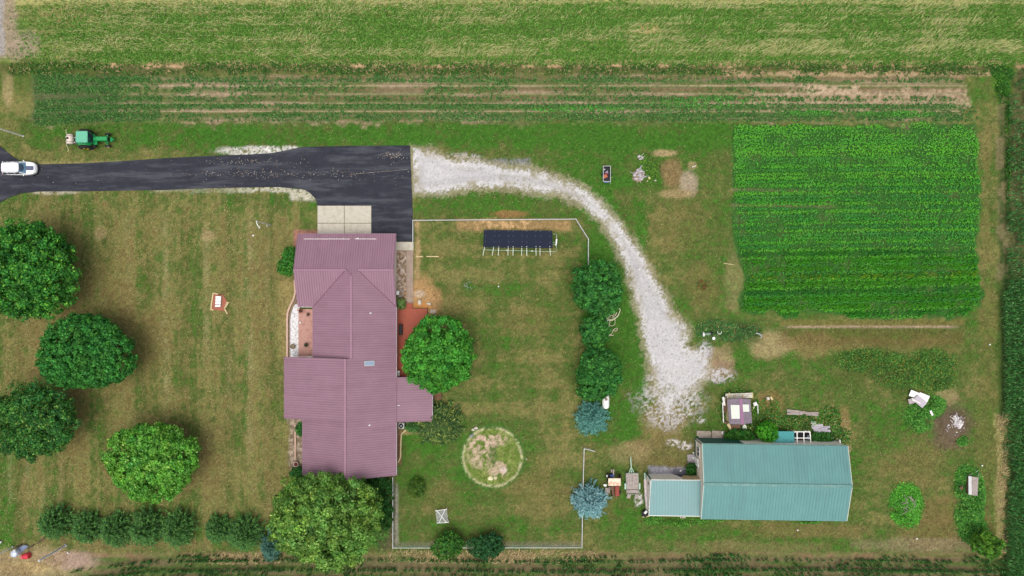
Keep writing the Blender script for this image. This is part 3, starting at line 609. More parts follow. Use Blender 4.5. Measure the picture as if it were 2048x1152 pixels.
corn_rows("corn_rows", "half grown corn in patchy rows along the bottom edge", (x, y, h_), 1, 2, ([S(46, 98, 44), S(68, 124, 56), S(34, 80, 38), S(110, 150, 84)], [4, 3, 3, 1]))

# straw on the ground and dry stalks
def straw(name, label, boxes, n, cols, cat="straw"):
    P = []
    for (x0, y0, x1, y1, w) in boxes:
        x, y = scatter(int(n * w), x0, y0, x1, y1, lambda x, y: sstep(.4, .6, fbm((x - 1024) / K, (576 - y) / K, 2, o=3, seed=72)) + .15); P.append(blades(to_w(x, y), rng.normal(.9, .5, len(x)), rng.uniform(.3, .7, len(x)), rng.uniform(.03, .07, len(x)), rng.uniform(.08, .3, len(x)), palette(*cols, len(x))))
    o = np_mesh(name, *join(P), grassm); tag(o, label, cat, kind="stuff")
straw("dry_straw", "pale dry straw lying on the soil along the bottom and right field edges", [(0, 1100, 130, 1160, .25), (370, 1108, 560, 1130, .15), (760, 1102, 1190, 1128, .3), (1992, 830, 2014, 1110, .12), (1680, 838, 1700, 905, .04), (300, 123, 2000, 134, .35)], 9000, ([S(190, 172, 126), S(172, 152, 112), S(156, 132, 100)], [3, 2, 1]))

# short lawn grass
def lawnmask(x, y):
    m = np.ones(x.shape); m[(y < 240)] = 0; m[x > 1995] = 0; m[sdf(x, y, ASPHALT) > -2] = 0; m[(x > 1466) & (x < 1962) & (y < 640)] = 0
    m[(sdf(x, y, GRAVEL) > -2)] = .03; m[y > 1105] = 0; m[(x > 575) & (x < 862) & (y > 405) & (y < 965)] = 0; return m
x, y = scatter(250000, -40, 240, 2000, 1105, lawnmask)
X, Y = wx(x, y); ix = np.clip(np.searchsorted(gx, X), 0, nx - 1); iy = np.clip(np.searchsorted(gy, Y), 0, ny - 1)
col = gcol[iy, ix] * rng.uniform(.65, 1.75, (len(x), 1)) * (.75 + .5 * fbm(X, Y, .6, o=2, seed=88)[:, None]); m = len(x); lane = sum(np.exp(-((x - q) / 7) ** 2) for q in (18, 54, 86, 255, 330, 412, 456, 500, 536)) * (y > 420); stw = rng.random(m) < np.clip((.035 + .10 * (x < 580) * (y > 400) + .16 * lane) * sstep(.35, .6, fbm(X, Y, .9, 1.6, o=3, seed=89)) * 1.6, 0, .6); col[stw] = np.array(S(170, 158, 112)) * rng.uniform(.8, 1.15, (int(stw.sum()), 1))
o = np_mesh("lawn_grass", *blades(to_w(x, y, -.01), rng.uniform(0, 6.28, m), rng.uniform(.10, .26, m), rng.uniform(.035, .08, m), rng.uniform(.03, .10, m), col), grassm)
tag(o, "short mown grass of the lawns", "grass", kind="stuff")

# ------------------------------------------------------------------ trees
def clump_crown(c, rad, nclump, nleaf, lsize, cols, rc, seed, rough=.12, lower=-.35, lum=.3):
    r = np.random.default_rng(seed); c = np.array(c); rad = np.array(rad)
    i = np.arange(nclump) + .5; zz = 1 - (1 - lower) * i / nclump; th = i * 2.399963 + r.normal(0, .25, nclump)
    rr = np.sqrt(np.maximum(0, 1 - zz ** 2)); D = unit(np.stack([rr * np.cos(th), rr * np.sin(th), zz], 1) + r.normal(0, .06, (nclump, 3)))
    lob = unit(r.normal(size=(14, 3))); lo = np.maximum(0, (D @ lob.T)) ** 6 @ r.uniform(-rough * 1.4, rough * 1.3, 14)
    f = .86 + lo + r.normal(0, rough * .35, nclump)
    P = c + D * rad * f[:, None]; rcs = rc * r.uniform(.65, 1.35, nclump); shade = 1 + r.normal(0, lum * .5, nclump)
    # leaves on each clump shell
    nleaf = int(nleaf * 1.45); lsize = lsize * .82; m = nclump * nleaf; q = np.repeat(np.arange(nclump), nleaf); d = unit(r.normal(size=(m, 3)) + D[q] * .9 + np.array([0, 0, .35]))
    C = P[q] + d * (rcs[q] * r.uniform(.55, 1.08, m))[:, None] * np.array([1, 1, .8]); Nn = unit(d + r.normal(0, .45, (m, 3)))
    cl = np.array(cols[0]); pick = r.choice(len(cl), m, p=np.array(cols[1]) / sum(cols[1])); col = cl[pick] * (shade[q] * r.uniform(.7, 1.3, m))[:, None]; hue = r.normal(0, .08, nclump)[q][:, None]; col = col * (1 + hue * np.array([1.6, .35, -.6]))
    parts = [leaves(C, Nn, r.uniform(.5, 1.6, m) * lsize, col, .62, r)]
    # inner mass
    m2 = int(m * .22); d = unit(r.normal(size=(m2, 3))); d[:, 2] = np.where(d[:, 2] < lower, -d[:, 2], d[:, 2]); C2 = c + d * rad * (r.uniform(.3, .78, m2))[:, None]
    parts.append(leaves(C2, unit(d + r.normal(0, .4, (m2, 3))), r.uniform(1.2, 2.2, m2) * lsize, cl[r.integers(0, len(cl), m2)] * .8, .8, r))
    return join(parts)
def tree(name, label, cat, px, py, rpx, rpy, h, cols, nclump, nleaf, lsize, rc, seed, group=None, rough=.12, zc=None, lower=-.35, lum=.3, trunk=True, crown_low=1.6):
    zc = zc or (h + crown_low) / 2; p = U(px, py, zc); k = 1 - zc / CAM_H
    rad = (rpx / K * k, rpy / K * k, (h - crown_low) / 2); base = Vector((p.x, p.y, gz(p.x, p.y)))
    t = thing(name, label, cat, base, group=group)
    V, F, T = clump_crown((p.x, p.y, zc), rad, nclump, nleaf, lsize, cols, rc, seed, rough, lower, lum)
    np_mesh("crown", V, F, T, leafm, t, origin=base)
    if True:
        b = MB(); rr = random.Random(seed); r0 = max(.05, h * .022)
        top = Vector((p.x, p.y, zc)); b.tube([base - Vector((0, 0, .1)), base + Vector((0, 0, h * .12)), (base + top) / 2 + Vector((rr.uniform(-.1, .1), rr.uniform(-.1, .1), 0)), top + Vector((0, 0, (h - zc) * .4))], r0 * 1.25, 10, r0 * .35)
        for i in range(7):
            a = i * 2.4 + rr.random(); s0 = base.lerp(top, rr.uniform(.45, .95)); e = Vector((p.x + math.cos(a) * rad[0] * .7, p.y + math.sin(a) * rad[1] * .7, zc + rr.uniform(-.1, .5) * rad[2]))
            b.tube([s0, s0.lerp(e, .5) + Vector((0, 0, .1 * rad[2])), e], r0 * .45, 6, r0 * .1)
        b.build("trunk", M['bark'], t)
    return t
DK = ([S(58, 126, 46), S(76, 150, 54), S(44, 104, 42), S(112, 176, 62)], [4, 4, 3, 1.2])
MID = ([S(62, 128, 56), S(80, 150, 62), S(48, 106, 48)], [4, 3, 3])
BR = ([S(96, 164, 54), S(118, 182, 72), S(74, 140, 46), S(148, 200, 100)], [4, 3, 3, 1.4])
OL = ([S(110, 158, 66), S(130, 174, 80), S(84, 130, 54), S(158, 192, 102)], [4, 3, 3, 1.2])
BG = ([S(78, 156, 52), S(98, 176, 66), S(60, 130, 44)], [4, 3, 3])
SG = "shade trees on the lawns"
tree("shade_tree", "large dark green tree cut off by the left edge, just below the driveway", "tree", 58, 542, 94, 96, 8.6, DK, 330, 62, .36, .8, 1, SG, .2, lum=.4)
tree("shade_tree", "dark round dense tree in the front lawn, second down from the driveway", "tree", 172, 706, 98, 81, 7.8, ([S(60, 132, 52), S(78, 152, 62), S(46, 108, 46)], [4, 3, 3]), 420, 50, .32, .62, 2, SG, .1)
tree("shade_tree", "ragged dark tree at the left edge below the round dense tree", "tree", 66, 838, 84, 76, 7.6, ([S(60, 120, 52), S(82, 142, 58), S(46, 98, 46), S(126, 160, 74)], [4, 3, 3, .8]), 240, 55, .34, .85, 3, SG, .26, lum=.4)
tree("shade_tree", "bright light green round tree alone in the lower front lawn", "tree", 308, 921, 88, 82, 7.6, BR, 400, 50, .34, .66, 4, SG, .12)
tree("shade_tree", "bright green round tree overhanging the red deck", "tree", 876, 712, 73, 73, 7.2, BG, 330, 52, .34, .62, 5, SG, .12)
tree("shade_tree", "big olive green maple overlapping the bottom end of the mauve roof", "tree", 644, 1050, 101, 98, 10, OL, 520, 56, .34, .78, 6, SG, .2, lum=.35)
FT = "trees along the right fence of the back yard"
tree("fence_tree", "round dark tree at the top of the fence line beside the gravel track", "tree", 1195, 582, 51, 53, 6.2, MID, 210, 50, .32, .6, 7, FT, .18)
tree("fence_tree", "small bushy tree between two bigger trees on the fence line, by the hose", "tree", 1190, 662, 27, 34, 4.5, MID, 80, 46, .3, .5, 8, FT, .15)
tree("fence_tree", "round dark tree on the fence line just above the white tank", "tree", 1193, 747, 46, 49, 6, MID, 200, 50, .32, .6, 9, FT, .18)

def conifer(name, label, px, py, rpx, h, cols, seed, group=None, nb=230, rpy=None, spread=1.0, spray=.42, cat="evergreen"):
    r = np.random.default_rng(seed); zc = h * .3; p = U(px, py, zc); rx = rpx / K * (1 - zc / CAM_H); ry = (rpy or rpx) / K * (1 - zc / CAM_H); base = Vector((p.x, p.y, gz(p.x, p.y)))
    t = thing(name, label, cat, base, group=group)
    u = (np.arange(nb) + .5) / nb; a = np.arange(nb) * 2.399963 + r.normal(0, .2, nb); lv = np.sqrt(u) * .97 + .02     # 0 top .. 1 bottom
    z0 = h * (1 - lv * .85); L = (lv ** .8) * (1 + r.normal(0, .16, nb)) * spread
    P = []; cl = np.array(cols[0]); w = np.array(cols[1]) / sum(cols[1])
    for s_ in np.linspace(.12, 1, 9):
        for side in (-1, 0, 1):
            m = nb; d = np.stack([np.cos(a) * rx, np.sin(a) * ry, np.zeros(m)], 1) * L[:, None] * s_
            C = np.stack([np.full(m, p.x), np.full(m, p.y), z0], 1) + d; C[:, 2] -= L * s_ * h * .10 - s_ ** 3 * h * .05; C += r.normal(0, .06, (m, 3))
            aa = a + side * (.75 + r.normal(0, .2, m)); uu = np.stack([np.cos(aa), np.sin(aa), np.full(m, .12)], 1)
            C += uu * .12 * abs(side); Nn = unit(np.stack([r.normal(0, .35, m), r.normal(0, .35, m), np.ones(m)], 1))
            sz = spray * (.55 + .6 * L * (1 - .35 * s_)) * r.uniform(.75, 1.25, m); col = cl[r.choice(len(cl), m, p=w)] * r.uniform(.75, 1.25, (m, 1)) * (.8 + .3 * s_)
            P.append(leaves(C, Nn, sz, col, .30, r, U_=uu))
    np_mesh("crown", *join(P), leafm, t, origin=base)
    b = MB(); b.tube([base - Vector((0, 0, .1)), base + Vector((0, 0, h * .5)), base + Vector((0, 0, h * .93))], h * .03 + .03, 8, .015); b.build("trunk", M['bark'], t)
    return t
BLUE = ([S(112, 158, 160), S(140, 182, 186), S(84, 130, 136), S(166, 200, 200)], [4, 3, 3, 1]); BLG = ([S(88, 146, 134), S(112, 166, 150), S(62, 116, 108)], [4, 3, 3])
PINE = ([S(64, 112, 50), S(86, 136, 62), S(48, 88, 44), S(110, 152, 76)], [4, 3, 3, 1])
conifer("blue_spruce", "green-blue spruce on the fence line beside the white tank", 1184, 838, 31, 4.4, BLG, 21, "blue spruces", nb=330)
conifer("blue_spruce", "pale blue spruce on the fence line beside the rusty tractor", 1179, 1003, 34, 4.6, BLUE, 22, "blue spruces", nb=330)
HG = "evergreens in a row along the bottom of the front lawn"
ev = [(111, 1046, 36, 33, 4.0, "leftmost evergreen of the row below the front lawn"), (173, 1056, 30, 30, 3.4, "small evergreen second from the left in the bottom row"), (231, 1060, 32, 34, 4, "third evergreen from the left in the bottom row, left of the tight trio's middle"),
      (292, 1056, 36, 38, 4.6, "tall dark evergreen fourth from the left, below the bright round tree"), (356, 1058, 35, 36, 4.4, "fifth evergreen from the left, ending the first stretch of the bottom row"), (436, 1060, 26, 27, 3.2, "small evergreen just right of the gap in the bottom row"), (490, 1068, 37, 36, 4.4, "broad evergreen right of the gap, left of the blue-green one")]
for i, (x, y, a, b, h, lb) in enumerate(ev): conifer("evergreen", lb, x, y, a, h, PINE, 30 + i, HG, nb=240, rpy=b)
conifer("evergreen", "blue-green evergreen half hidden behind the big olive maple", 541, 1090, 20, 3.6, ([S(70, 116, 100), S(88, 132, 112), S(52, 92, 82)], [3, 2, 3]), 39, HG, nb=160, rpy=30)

# shrubs
def shrub(name, label, px, py, rx, ry, h, cols, seed, n=60, leaf=.2, rc=.35, group=None, rough=.2, cat="shrub"):
    return tree(name, label, cat, px, py, rx, ry, h, cols, n, 36, leaf, rc, seed, group, rough, lower=-.2, crown_low=.15)
shrub("bush", "dark bush against the left side of the mauve house near the driveway", 583, 514, 15, 20, 2.6, DK, 41, 60)
shrub("bush", "dark bush bulging onto the lawn left of the house, lower one of two", 575, 534, 16, 15, 2.0, DK, 42, 60)
shrub("bush", "small round yellow-green bush alone in the back yard grass", 835, 974, 16, 17, 1.3, ([S(92, 128, 48), S(70, 104, 40)], [1, 1]), 43, 60, .16)
shrub("bush", "green bush straddling the bottom wire fence, left of the darker one", 899, 1088, 32, 27, 2.6, ([S(70, 126, 44), S(52, 104, 38), S(96, 146, 56)], [3, 3, 1]), 44, 110, .24)
shrub("bush", "dark blue-green bush on the bottom wire fence", 973, 1090, 37, 26, 2.6, ([S(44, 98, 52), S(62, 118, 64), S(34, 78, 44)], [3, 3, 2]), 45, 120, .24)
shrub("bush", "dark bush tucked under the bottom right corner of the mauve roof", 752, 972, 32, 22, 2.2, ([S(40, 88, 34), S(56, 108, 42)], [1, 1]), 46, 90, .22)
shrub("bush", "dark bushes beside the fence, right of the big olive maple", 772, 1020, 14, 40, 1.8, ([S(40, 88, 34), S(56, 108, 42)], [1, 1]), 47, 70, .22)
shrub("bush", "pale green grassy clump beside the brick path by the deck", 800, 607, 11, 10, 1.2, ([S(142, 168, 98), S(116, 150, 76)], [1, 1]), 48, 36, .2)
shrub("bush", "bright green leafy bush against the barn, left of the small green roof", 1532, 862, 19, 20, 2.6, ([S(76, 158, 36), S(100, 178, 48), S(56, 128, 32)], [3, 2, 2]), 49, 90, .24)
shrub("bush", "low dark bush between the concrete slabs and the leafy bush at the barn", 1478, 873, 30, 13, 1.2, ([S(52, 108, 40), S(74, 132, 48)], [1, 1]), 50, 80, .2)
shrub("bush", "dark bush at the right edge between the small board stack and the barn", 1640, 878, 26, 13, 1.1, ([S(58, 118, 46), S(84, 142, 60)], [1, 1]), 51, 70, .18)
shrub("bush", "green bush in the corner between barn and lower green roof", 1384, 940, 10, 14, 1.1, ([S(44, 98, 36), S(60, 118, 44)], [1, 1]), 52, 40, .18)
shrub("small_tree", "yellow-green small tree at the bottom right field corner", 1972, 1088, 26, 26, 3.4, ([S(88, 142, 44), S(110, 162, 54), S(66, 112, 40)], [3, 2, 2]), 53, 120, .24, cat="tree")
shrub("bush", "dark shrub stretching down the left wall of the house above the flower pot", 601, 858, 9, 12, .9, MID, 54, 24, .18)
shrub("bush", "dark shrub below the flower pot at the lower left house corner", 596, 948, 16, 12, 1.1, MID, 55, 40, .2)
conifer("juniper", "ragged yellow-tipped juniper with a brown middle beside the house's low right wing", 880, 846, 42, 2.6, ([S(104, 128, 58), S(66, 100, 48), S(50, 82, 44), S(150, 160, 78)], [3, 3, 4, 1]), 60, None, nb=420, rpy=38, spread=1.05, spray=.6, cat="shrub")
conifer("bush", "dark low evergreen squeezed between the low wing and the juniper", 826, 855, 16, 1.3, PINE, 61, None, nb=70, rpy=9, spray=.35, cat="shrub")

def patch(name, label, shp, n, h, cols, seed, lsize=.24, kind="stuff", cat="weeds", z0=0.0):
    r = np.random.default_rng(seed); P = []
    for (px, py, rx, ry, w) in shp:
        m = int(n * w); a = r.uniform(0, 6.28, m); q = np.sqrt(r.random(m)) * (1 + r.normal(0, .09, m)); x = px + np.cos(a) * q * rx; y = py + np.sin(a) * q * ry
        W = to_w(x, y); X, Y = W[:, 0], W[:, 1]; nn = fbm(X, Y, 1.1, o=3, seed=seed % 40 + 3); kk = r.random(m) < np.clip(.6 + (nn - .42) * 3.0, .12, 1)
        W = W[kk]; q = q[kk]; nn = nn[kk]; m = len(W)
        W[:, 2] += z0 + h * r.uniform(.1, 1, m) * np.clip(1.15 - q, .15, 1) * (.5 + nn)
        cl = np.array(cols[0]); c = cl[r.choice(len(cl), m, p=np.array(cols[1]) / sum(cols[1]))] * r.uniform(.7, 1.3, (m, 1)) * (.7 + .6 * nn[:, None])
        P.append(leaves(W, unit(np.stack([r.normal(0, .6, m), r.normal(0, .6, m), np.ones(m)], 1)), r.uniform(.6, 1.4, m) * lsize, c, .6, r))
    V, F, T = join(P); org = Vector((float(V[:, 0].mean()), float(V[:, 1].mean()), 0)); o = np_mesh(name, V, F, T, leafm, origin=org)
    tag(o, label, cat, kind=kind); return o
WG = ([S(76, 140, 52), S(96, 162, 58), S(56, 114, 48), S(138, 180, 86)], [4, 3, 3, 1])
patch("weed_mound", "oval mound of bright weeds right of the barn", [(1813, 1011, 33, 42, 1)], 8500, .9, ([S(84, 158, 50), S(104, 178, 58), S(60, 126, 44)], [3, 3, 2]), 71, .24, None, "weed mound")
b = MB(); rr = random.Random(5)
for i in range(26):
    a = rr.uniform(0, 3.1); c = U(1813 + rr.uniform(-9, 9), 1008 + rr.uniform(-12, 12)); d = Vector((math.cos(a), math.sin(a), 0)) * rr.uniform(.3, .8); b.tube([c - d + Vector((0, 0, .55)), c + Vector((0, 0, .85)), c + d + Vector((0, 0, .6))], .03, 5)
tag(b.build("dead_branches", M['old_wood']), "grey dead branches poking out of the oval weed mound", "branches")
patch("weed_strip", "tall weeds round the grey wooden hutch at the right field edge", [(1935, 955, 24, 24, .8), (1958, 1000, 12, 50, .6), (1936, 1030, 26, 34, .8), (1945, 1060, 30, 26, .6), (1926, 975, 16, 30, .5)], 5200, 1.0, WG, 72, .24)
patch("weed_patch", "weeds below the white scrap panels", [(1838, 834, 30, 30, 1), (1866, 812, 26, 22, .7), (1925, 882, 12, 10, .2)], 4200, .7, WG, 73, .22)
patch("weed_patch", "dark mixed weeds below the vegetable garden", [(1862, 735, 52, 38, 1.9), (1740, 722, 66, 24, 1.1), (1870, 762, 40, 20, .5), (1800, 745, 60, 34, .7)], 5200, .6, ([S(66, 118, 46), S(88, 128, 46), S(54, 94, 44), S(150, 146, 60), S(104, 154, 72)], [4, 3, 2, 1, 2]), 74, .2)
patch("flower_bed", "overgrown flower bed beside the gravel turning area", [(1430, 660, 36, 19, 2), (1485, 662, 36, 14, 1.3), (1465, 672, 34, 12, .6)], 3600, .6, ([S(66, 116, 56), S(86, 140, 62), S(56, 96, 56), S(140, 106, 70), S(160, 180, 120)], [4, 3, 3, 1, .4]), 75, .2)
patch("weed_patch", "weeds behind the barn around the boards and the small green roof", [(1600, 846, 50, 18, 1.7), (1540, 840, 26, 20, .9), (1660, 838, 24, 24, .9), (1670, 868, 30, 14, .8), (1575, 855, 30, 12, .5), (1505, 850, 20, 14, .4), (1690, 880, 10, 8, .2)], 4600, .8, ([S(62, 120, 44), S(86, 144, 54), S(48, 90, 40), S(150, 118, 62), S(170, 186, 120)], [4, 3, 2, 1.6, .8]), 76, .22)
patch("weed_patch", "weeds along the bottom wall of the barn", [(1345, 1044, 60, 8, 1), (1420, 1040, 40, 4, .3), (1620, 1044, 26, 4, .25), (1305, 1038, 18, 12, .4)], 1300, .6, ([S(80, 140, 44), S(110, 166, 66), S(56, 108, 40)], [3, 2, 2]), 77, .2)
patch("weed_patch", "weeds around the purple shingled shed", [(1448, 830, 8, 36, .5), (1478, 783, 30, 6, .4), (1512, 826, 10, 30, .5), (1470, 862, 20, 6, .3), (1540, 815, 20, 24, .5)], 1500, .6, ([S(70, 120, 44), S(96, 146, 60), S(140, 116, 66)], [3, 2, 1]), 78, .2)
patch("weed_patch", "weeds growing over the heap beside the small black cart", [(1300, 330, 20, 22, 1), (1288, 315, 16, 10, .3), (1306, 345, 16, 16, .5)], 900, .5, ([S(84, 134, 44), S(120, 160, 54), S(64, 100, 52)], [3, 2, 2]), 79, .18)
patch("weed_patch", "weeds at the fence in the bottom right corner of the back yard hedge", [(760, 1060, 18, 40, 1)], 900, .6, WG, 80, .2)
patch("weed_patch", "sparse weeds with a red tinge in the grass left of the garden", [(1405, 570, 12, 12, 1), (1408, 574, 5, 5, .3)], 260, .3, ([S(70, 96, 44), S(140, 80, 50), S(90, 110, 56)], [2, 1.5, 2]), 81, .18)
patch("weed_patch", "thin silvery weed tuft in the back yard grass", [(938, 571, 9, 9, 1)], 120, .3, ([S(150, 160, 140), S(90, 124, 60)], [2, 1]), 82, .18)
patch("weed_patch", "lush weeds where the hay bank meets the right hand corn", [(2005, 145, 22, 16, 1), (2006, 180, 16, 26, .8), (2016, 300, 6, 120, .9)], 1500, .6, ([S(66, 122, 36), S(44, 96, 36), S(96, 140, 44)], [3, 3, 1]), 83, .22)
patch("garden_weeds", "bright broad leaved weeds among the corn strip and garden", [(1620, 226, 60, 6, .6), (1800, 228, 100, 7, .7), (1490, 285, 24, 20, .3), (1790, 322, 36, 12, .4), (1700, 424, 40, 10, .3), (1480, 320, 20, 24, .3), (1420, 205, 120, 14, .7), (1160, 218, 120, 6, .5)], 900, .45, ([S(96, 166, 66), S(78, 146, 54)], [2, 3]), 84, .3)

# ------------------------------------------------------------------ HOUSE
XE, XL, XB, XD, XW, XDW, XC = -16.09, -29.68, -21.79, -22.52, -27.60, -29.05, -31.60
YN, YR, YS, YV, Y1, Y2, Y3 = 7.49, 2.45, -2.62, -2.61, -9.59, -18.06, -25.94
ZA, ZB, ZD, ZE = 4.85, 5.18, 5.47, 2.90
xa1, xa2 = XB - (ZB - ZA) / .392, XB + (ZB - ZA) / .4; Yn = YR - (ZB - ZA) / .385
house = thing("house", "large house with a mauve ribbed metal roof in several wings", "house", (-22.5, -9, 0))
def ribs(b, poly, run, spacing, w=.05, h=.035):
    """ribs on a sloped convex polygon; run = horizontal axis (0 x, 1 y) they follow"""
    P = [Vector(p) for p in poly]; nrm = (P[1] - P[0]).cross(P[2] - P[0]); nrm.normalize()
    o = 1 - run; lo, hi = min(p[o] for p in P), max(p[o] for p in P); s = math.ceil((lo + .02) / spacing) * spacing
    while s < hi - .02:
        hits = []
        for i in range(len(P)):
            a, c = P[i], P[(i + 1) % len(P)]
            if (a[o] - s) * (c[o] - s) < 0: hits.append(a.lerp(c, (s - a[o]) / (c[o] - a[o])))
        if len(hits) == 2 and (hits[0] - hits[1]).length > .15:
            up = Vector((0, 0, h / 2)); b.beam(hits[0] + up, hits[1] + up, w, h)
        s += spacing
A_N = [(XL, YN, ZE), (XE, YN, ZE), (XE, YR, ZA), (XL, YR, ZA)]; A_T = [(xa1, YR, ZA), (xa2, YR, ZA), (XB, Yn, ZB)]
A_SW = [(XL, YR, ZA), (xa1, YR, ZA), (XW, YV, ZE), (XL, YV, ZE)]; A_SE = [(xa2, YR, ZA), (XE, YR, ZA), (XE, YV, ZE)]
B_W = [(xa1, YR, ZA), (XB, Yn, ZB), (XB, Y1, ZB), (XW, Y1, ZE), (XW, YV, ZE)]; B_E = [(xa2, YR, ZA), (XB, Yn, ZB), (XB, Y1, ZB), (XE, Y1, ZE), (XE, YV, ZE)]
D_E = [(XD, Y1, ZD), (XD, Y3, ZD), (XE, Y3, ZE), (XE, Y1, ZE)]; D_W = [(XD, Y2, ZD), (XD, Y3, ZD), (XDW, Y3, 2.86), (XDW, Y2, 2.86)]
C_W = [(XD, Y1, ZD + .02), (XD, Y2, ZD + .02), (XC, Y2, 2.75), (XC, Y1, 2.75)]; E_E = [(-16.05, -12.44, 2.72), (-16.05, -18.6, 2.72), (-11.22, -18.6, 1.95), (-11.22, -12.44, 1.95)]
# parts with ribs across y (garage wing) and across x (main wings)
def roof_part(polys, run, material, name="roof", lab=None):
    b = MB()
    for P in polys: b.slab(P, .14)
    for P in polys: ribs(b, P, run, .33)
    o = b.build(name, material, house); 
    if lab: o["label"] = lab
    return o
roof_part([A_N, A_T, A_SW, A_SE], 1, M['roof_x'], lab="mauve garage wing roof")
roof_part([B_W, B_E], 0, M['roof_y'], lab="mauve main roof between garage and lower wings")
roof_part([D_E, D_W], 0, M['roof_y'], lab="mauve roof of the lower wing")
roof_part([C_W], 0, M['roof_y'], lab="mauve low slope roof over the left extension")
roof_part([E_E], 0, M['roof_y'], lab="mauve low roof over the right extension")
cp = MB()
for a, c in (((XL, YR, ZA), (xa1, YR, ZA)), ((xa2, YR, ZA), (XE, YR, ZA)), ((XB, Yn, ZB), (XB, Y1, ZB)), ((xa1, YR, ZA), (XB, Yn, ZB)), ((xa2, YR, ZA), (XB, Yn, ZB)), ((XD, Y1, ZD + .02), (XD, Y3, ZD + .02))):
    cp.beam(Vector(a) + Vector((0, 0, .05)), Vector(c) + Vector((0, 0, .05)), .26, .05)
cp.build("ridge_cap", M['roof_cap'], house)
vf = MB()
for a, c in (((xa1, YR, ZA), (XW, YV, ZE)), ((xa2, YR, ZA), (XE, YV, ZE))): vf.beam(Vector(a) + Vector((0, 0, .02)), Vector(c) + Vector((0, 0, .02)), .12, .05)
vf.build("valley_flashing", mat("valley_flashing", S(112, 72, 92), .6), house)
tr = MB()      # edge trim
for a, c in ((A_N[0], A_N[1]), (A_N[1], A_N[2]), ((XE, YR, ZA), (XE, YV, ZE)), ((XL, YN, ZE), (XL, YR, ZA)), ((XL, YR, ZA), (XL, YV, ZE)), ((XL, YV, ZE), (XW, YV, ZE)), ((XW, YV, ZE), (XW, Y1, ZE)), ((XE, YV, ZE), (XE, Y3, ZE)), ((XE, Y3, ZE), (XD, Y3, ZD)), ((XD, Y3, ZD), (XDW, Y3, 2.86)), ((XDW, Y3, 2.86), (XDW, Y2, 2.86)), (C_W[1], C_W[2]), (C_W[2], C_W[3]), (C_W[3], C_W[0]), (E_E[1], E_E[2]), (E_E[2], E_E[3]), (E_E[3], E_E[0])):
    cc_ = (Vector((-22.5, -9, 0)) - (Vector(a) + Vector(c)) / 2); cc_.z = 0; off = -cc_.normalized() * .03
    tr.beam(Vector(a) + off - Vector((0, 0, .05)), Vector(c) + off - Vector((0, 0, .05)), .07, .17)
tr.build("roof_trim", M['roof_cap'], house)
if True:
    MB().beam((XE - .02, YN - .1, 2.74), (XE + .02, YR, ZA - .2), .05, .12).build("bargeboard", M['trim_white'], house)
    MB().beam((XE + .02, YR, ZA - .2), (XE - .02, YV + 1.2, 3.2), .05, .12).build("bargeboard", M['trim_white'], house)
    MB().beam((XL - .03, YN, 2.73), (XL - .03, YR, ZA - .18), .05, .05).build("bargeboard", M['trim_white'], house)
    MB().beam((XL + .4, YS - .02, 2.74), (XW, YS - .02, 2.74), .06, .1).build("bargeboard", M['trim_white'], house)
    MB().beam((XW, YS + .05, 2.74), (XW - .02, YS - .5, 2.74), .1, .1).build("bargeboard", M['trim_white'], house)
    MB().beam((-30.3, Y1 + .06, 2.70), (XW, Y1 + .06, 2.8), .06, .08).build("bargeboard", M['trim_white'], house)

for q in ([(XE + .07, YV, 2.82), (XE + .07, -12.4, 2.82)], [(XE + .07, -18.7, 2.82), (XE + .07, Y3, 2.82)], [(-11.14, -12.44, 1.88), (-11.14, -18.6, 1.88)]): MB().tube(q, .055, 8).build("gutter", M['grey_metal'], house)
MB().tube([(XE + .07, Y3 + .1, 2.8), (XE + .07, Y3 + .1, .1)], .045, 8).build("downpipe", M['grey_metal'], house)
# walls
w = MB(); i_ = .42
w.box(((XL + XE) / 2, (YN + YS) / 2, 1.33), (XE - XL - 2 * i_, YN - YS - 2 * i_, 2.74)); w.box(((XW + XE) / 2, (YS + Y1) / 2 + .1, 1.33), (XE - XW - 2 * i_, Y1 * -1 + YS + .2, 2.72))
w.box(((XDW + XE) / 2, (Y1 + Y3) / 2 + .2, 1.32), (XE - XDW - 2 * i_, Y1 - Y3 - .44, 2.70)); w.box(((XC + XDW) / 2 + .42, (Y1 + Y2) / 2, 1.26), (XDW - XC, Y1 - Y2 - .6, 2.56))
w.box((-13.9, -15.5, .9), (4.5, 5.5, 1.8))
for X_, s_ in ((XL + i_, 1), (XE - i_, -1)): w.wall([(X_, YN - i_, 2.68), (X_, YR, ZA - .2), (X_, YS + i_, 2.68)], (.1 * s_, 0, 0))
w.wall([(XDW + i_, Y3 + .3, 2.66), (XD, Y3 + .3, ZD - .2), (XE - i_, Y3 + .3, 2.68)], (0, .1, 0))
w.wall([(XC + i_, Y1 - .26, 2.5), (XC + i_, Y1 - .26, 2.72), (XD, Y1 - .26, ZD - .18), (XD + .7, Y1 - .26, 4.95), (XE - i_, Y1 - .26, 2.68)], (0, -.1, 0)); w.wall([(XC + i_, Y2 + .3, 2.5), (XC + i_, Y2 + .3, 2.72), (XD, Y2 + .3, ZD - .18), (XDW, Y2 + .3, 2.6)], (0, .1, 0))
w.build("wall", M['siding'], house)
gd = MB(); gd.box((U(662, 0).x + .2, YN - i_ + .03, 1.1), (4.6, .06, 2.15), bev=.02); gd.build("garage_door", M['white_plastic'], house)
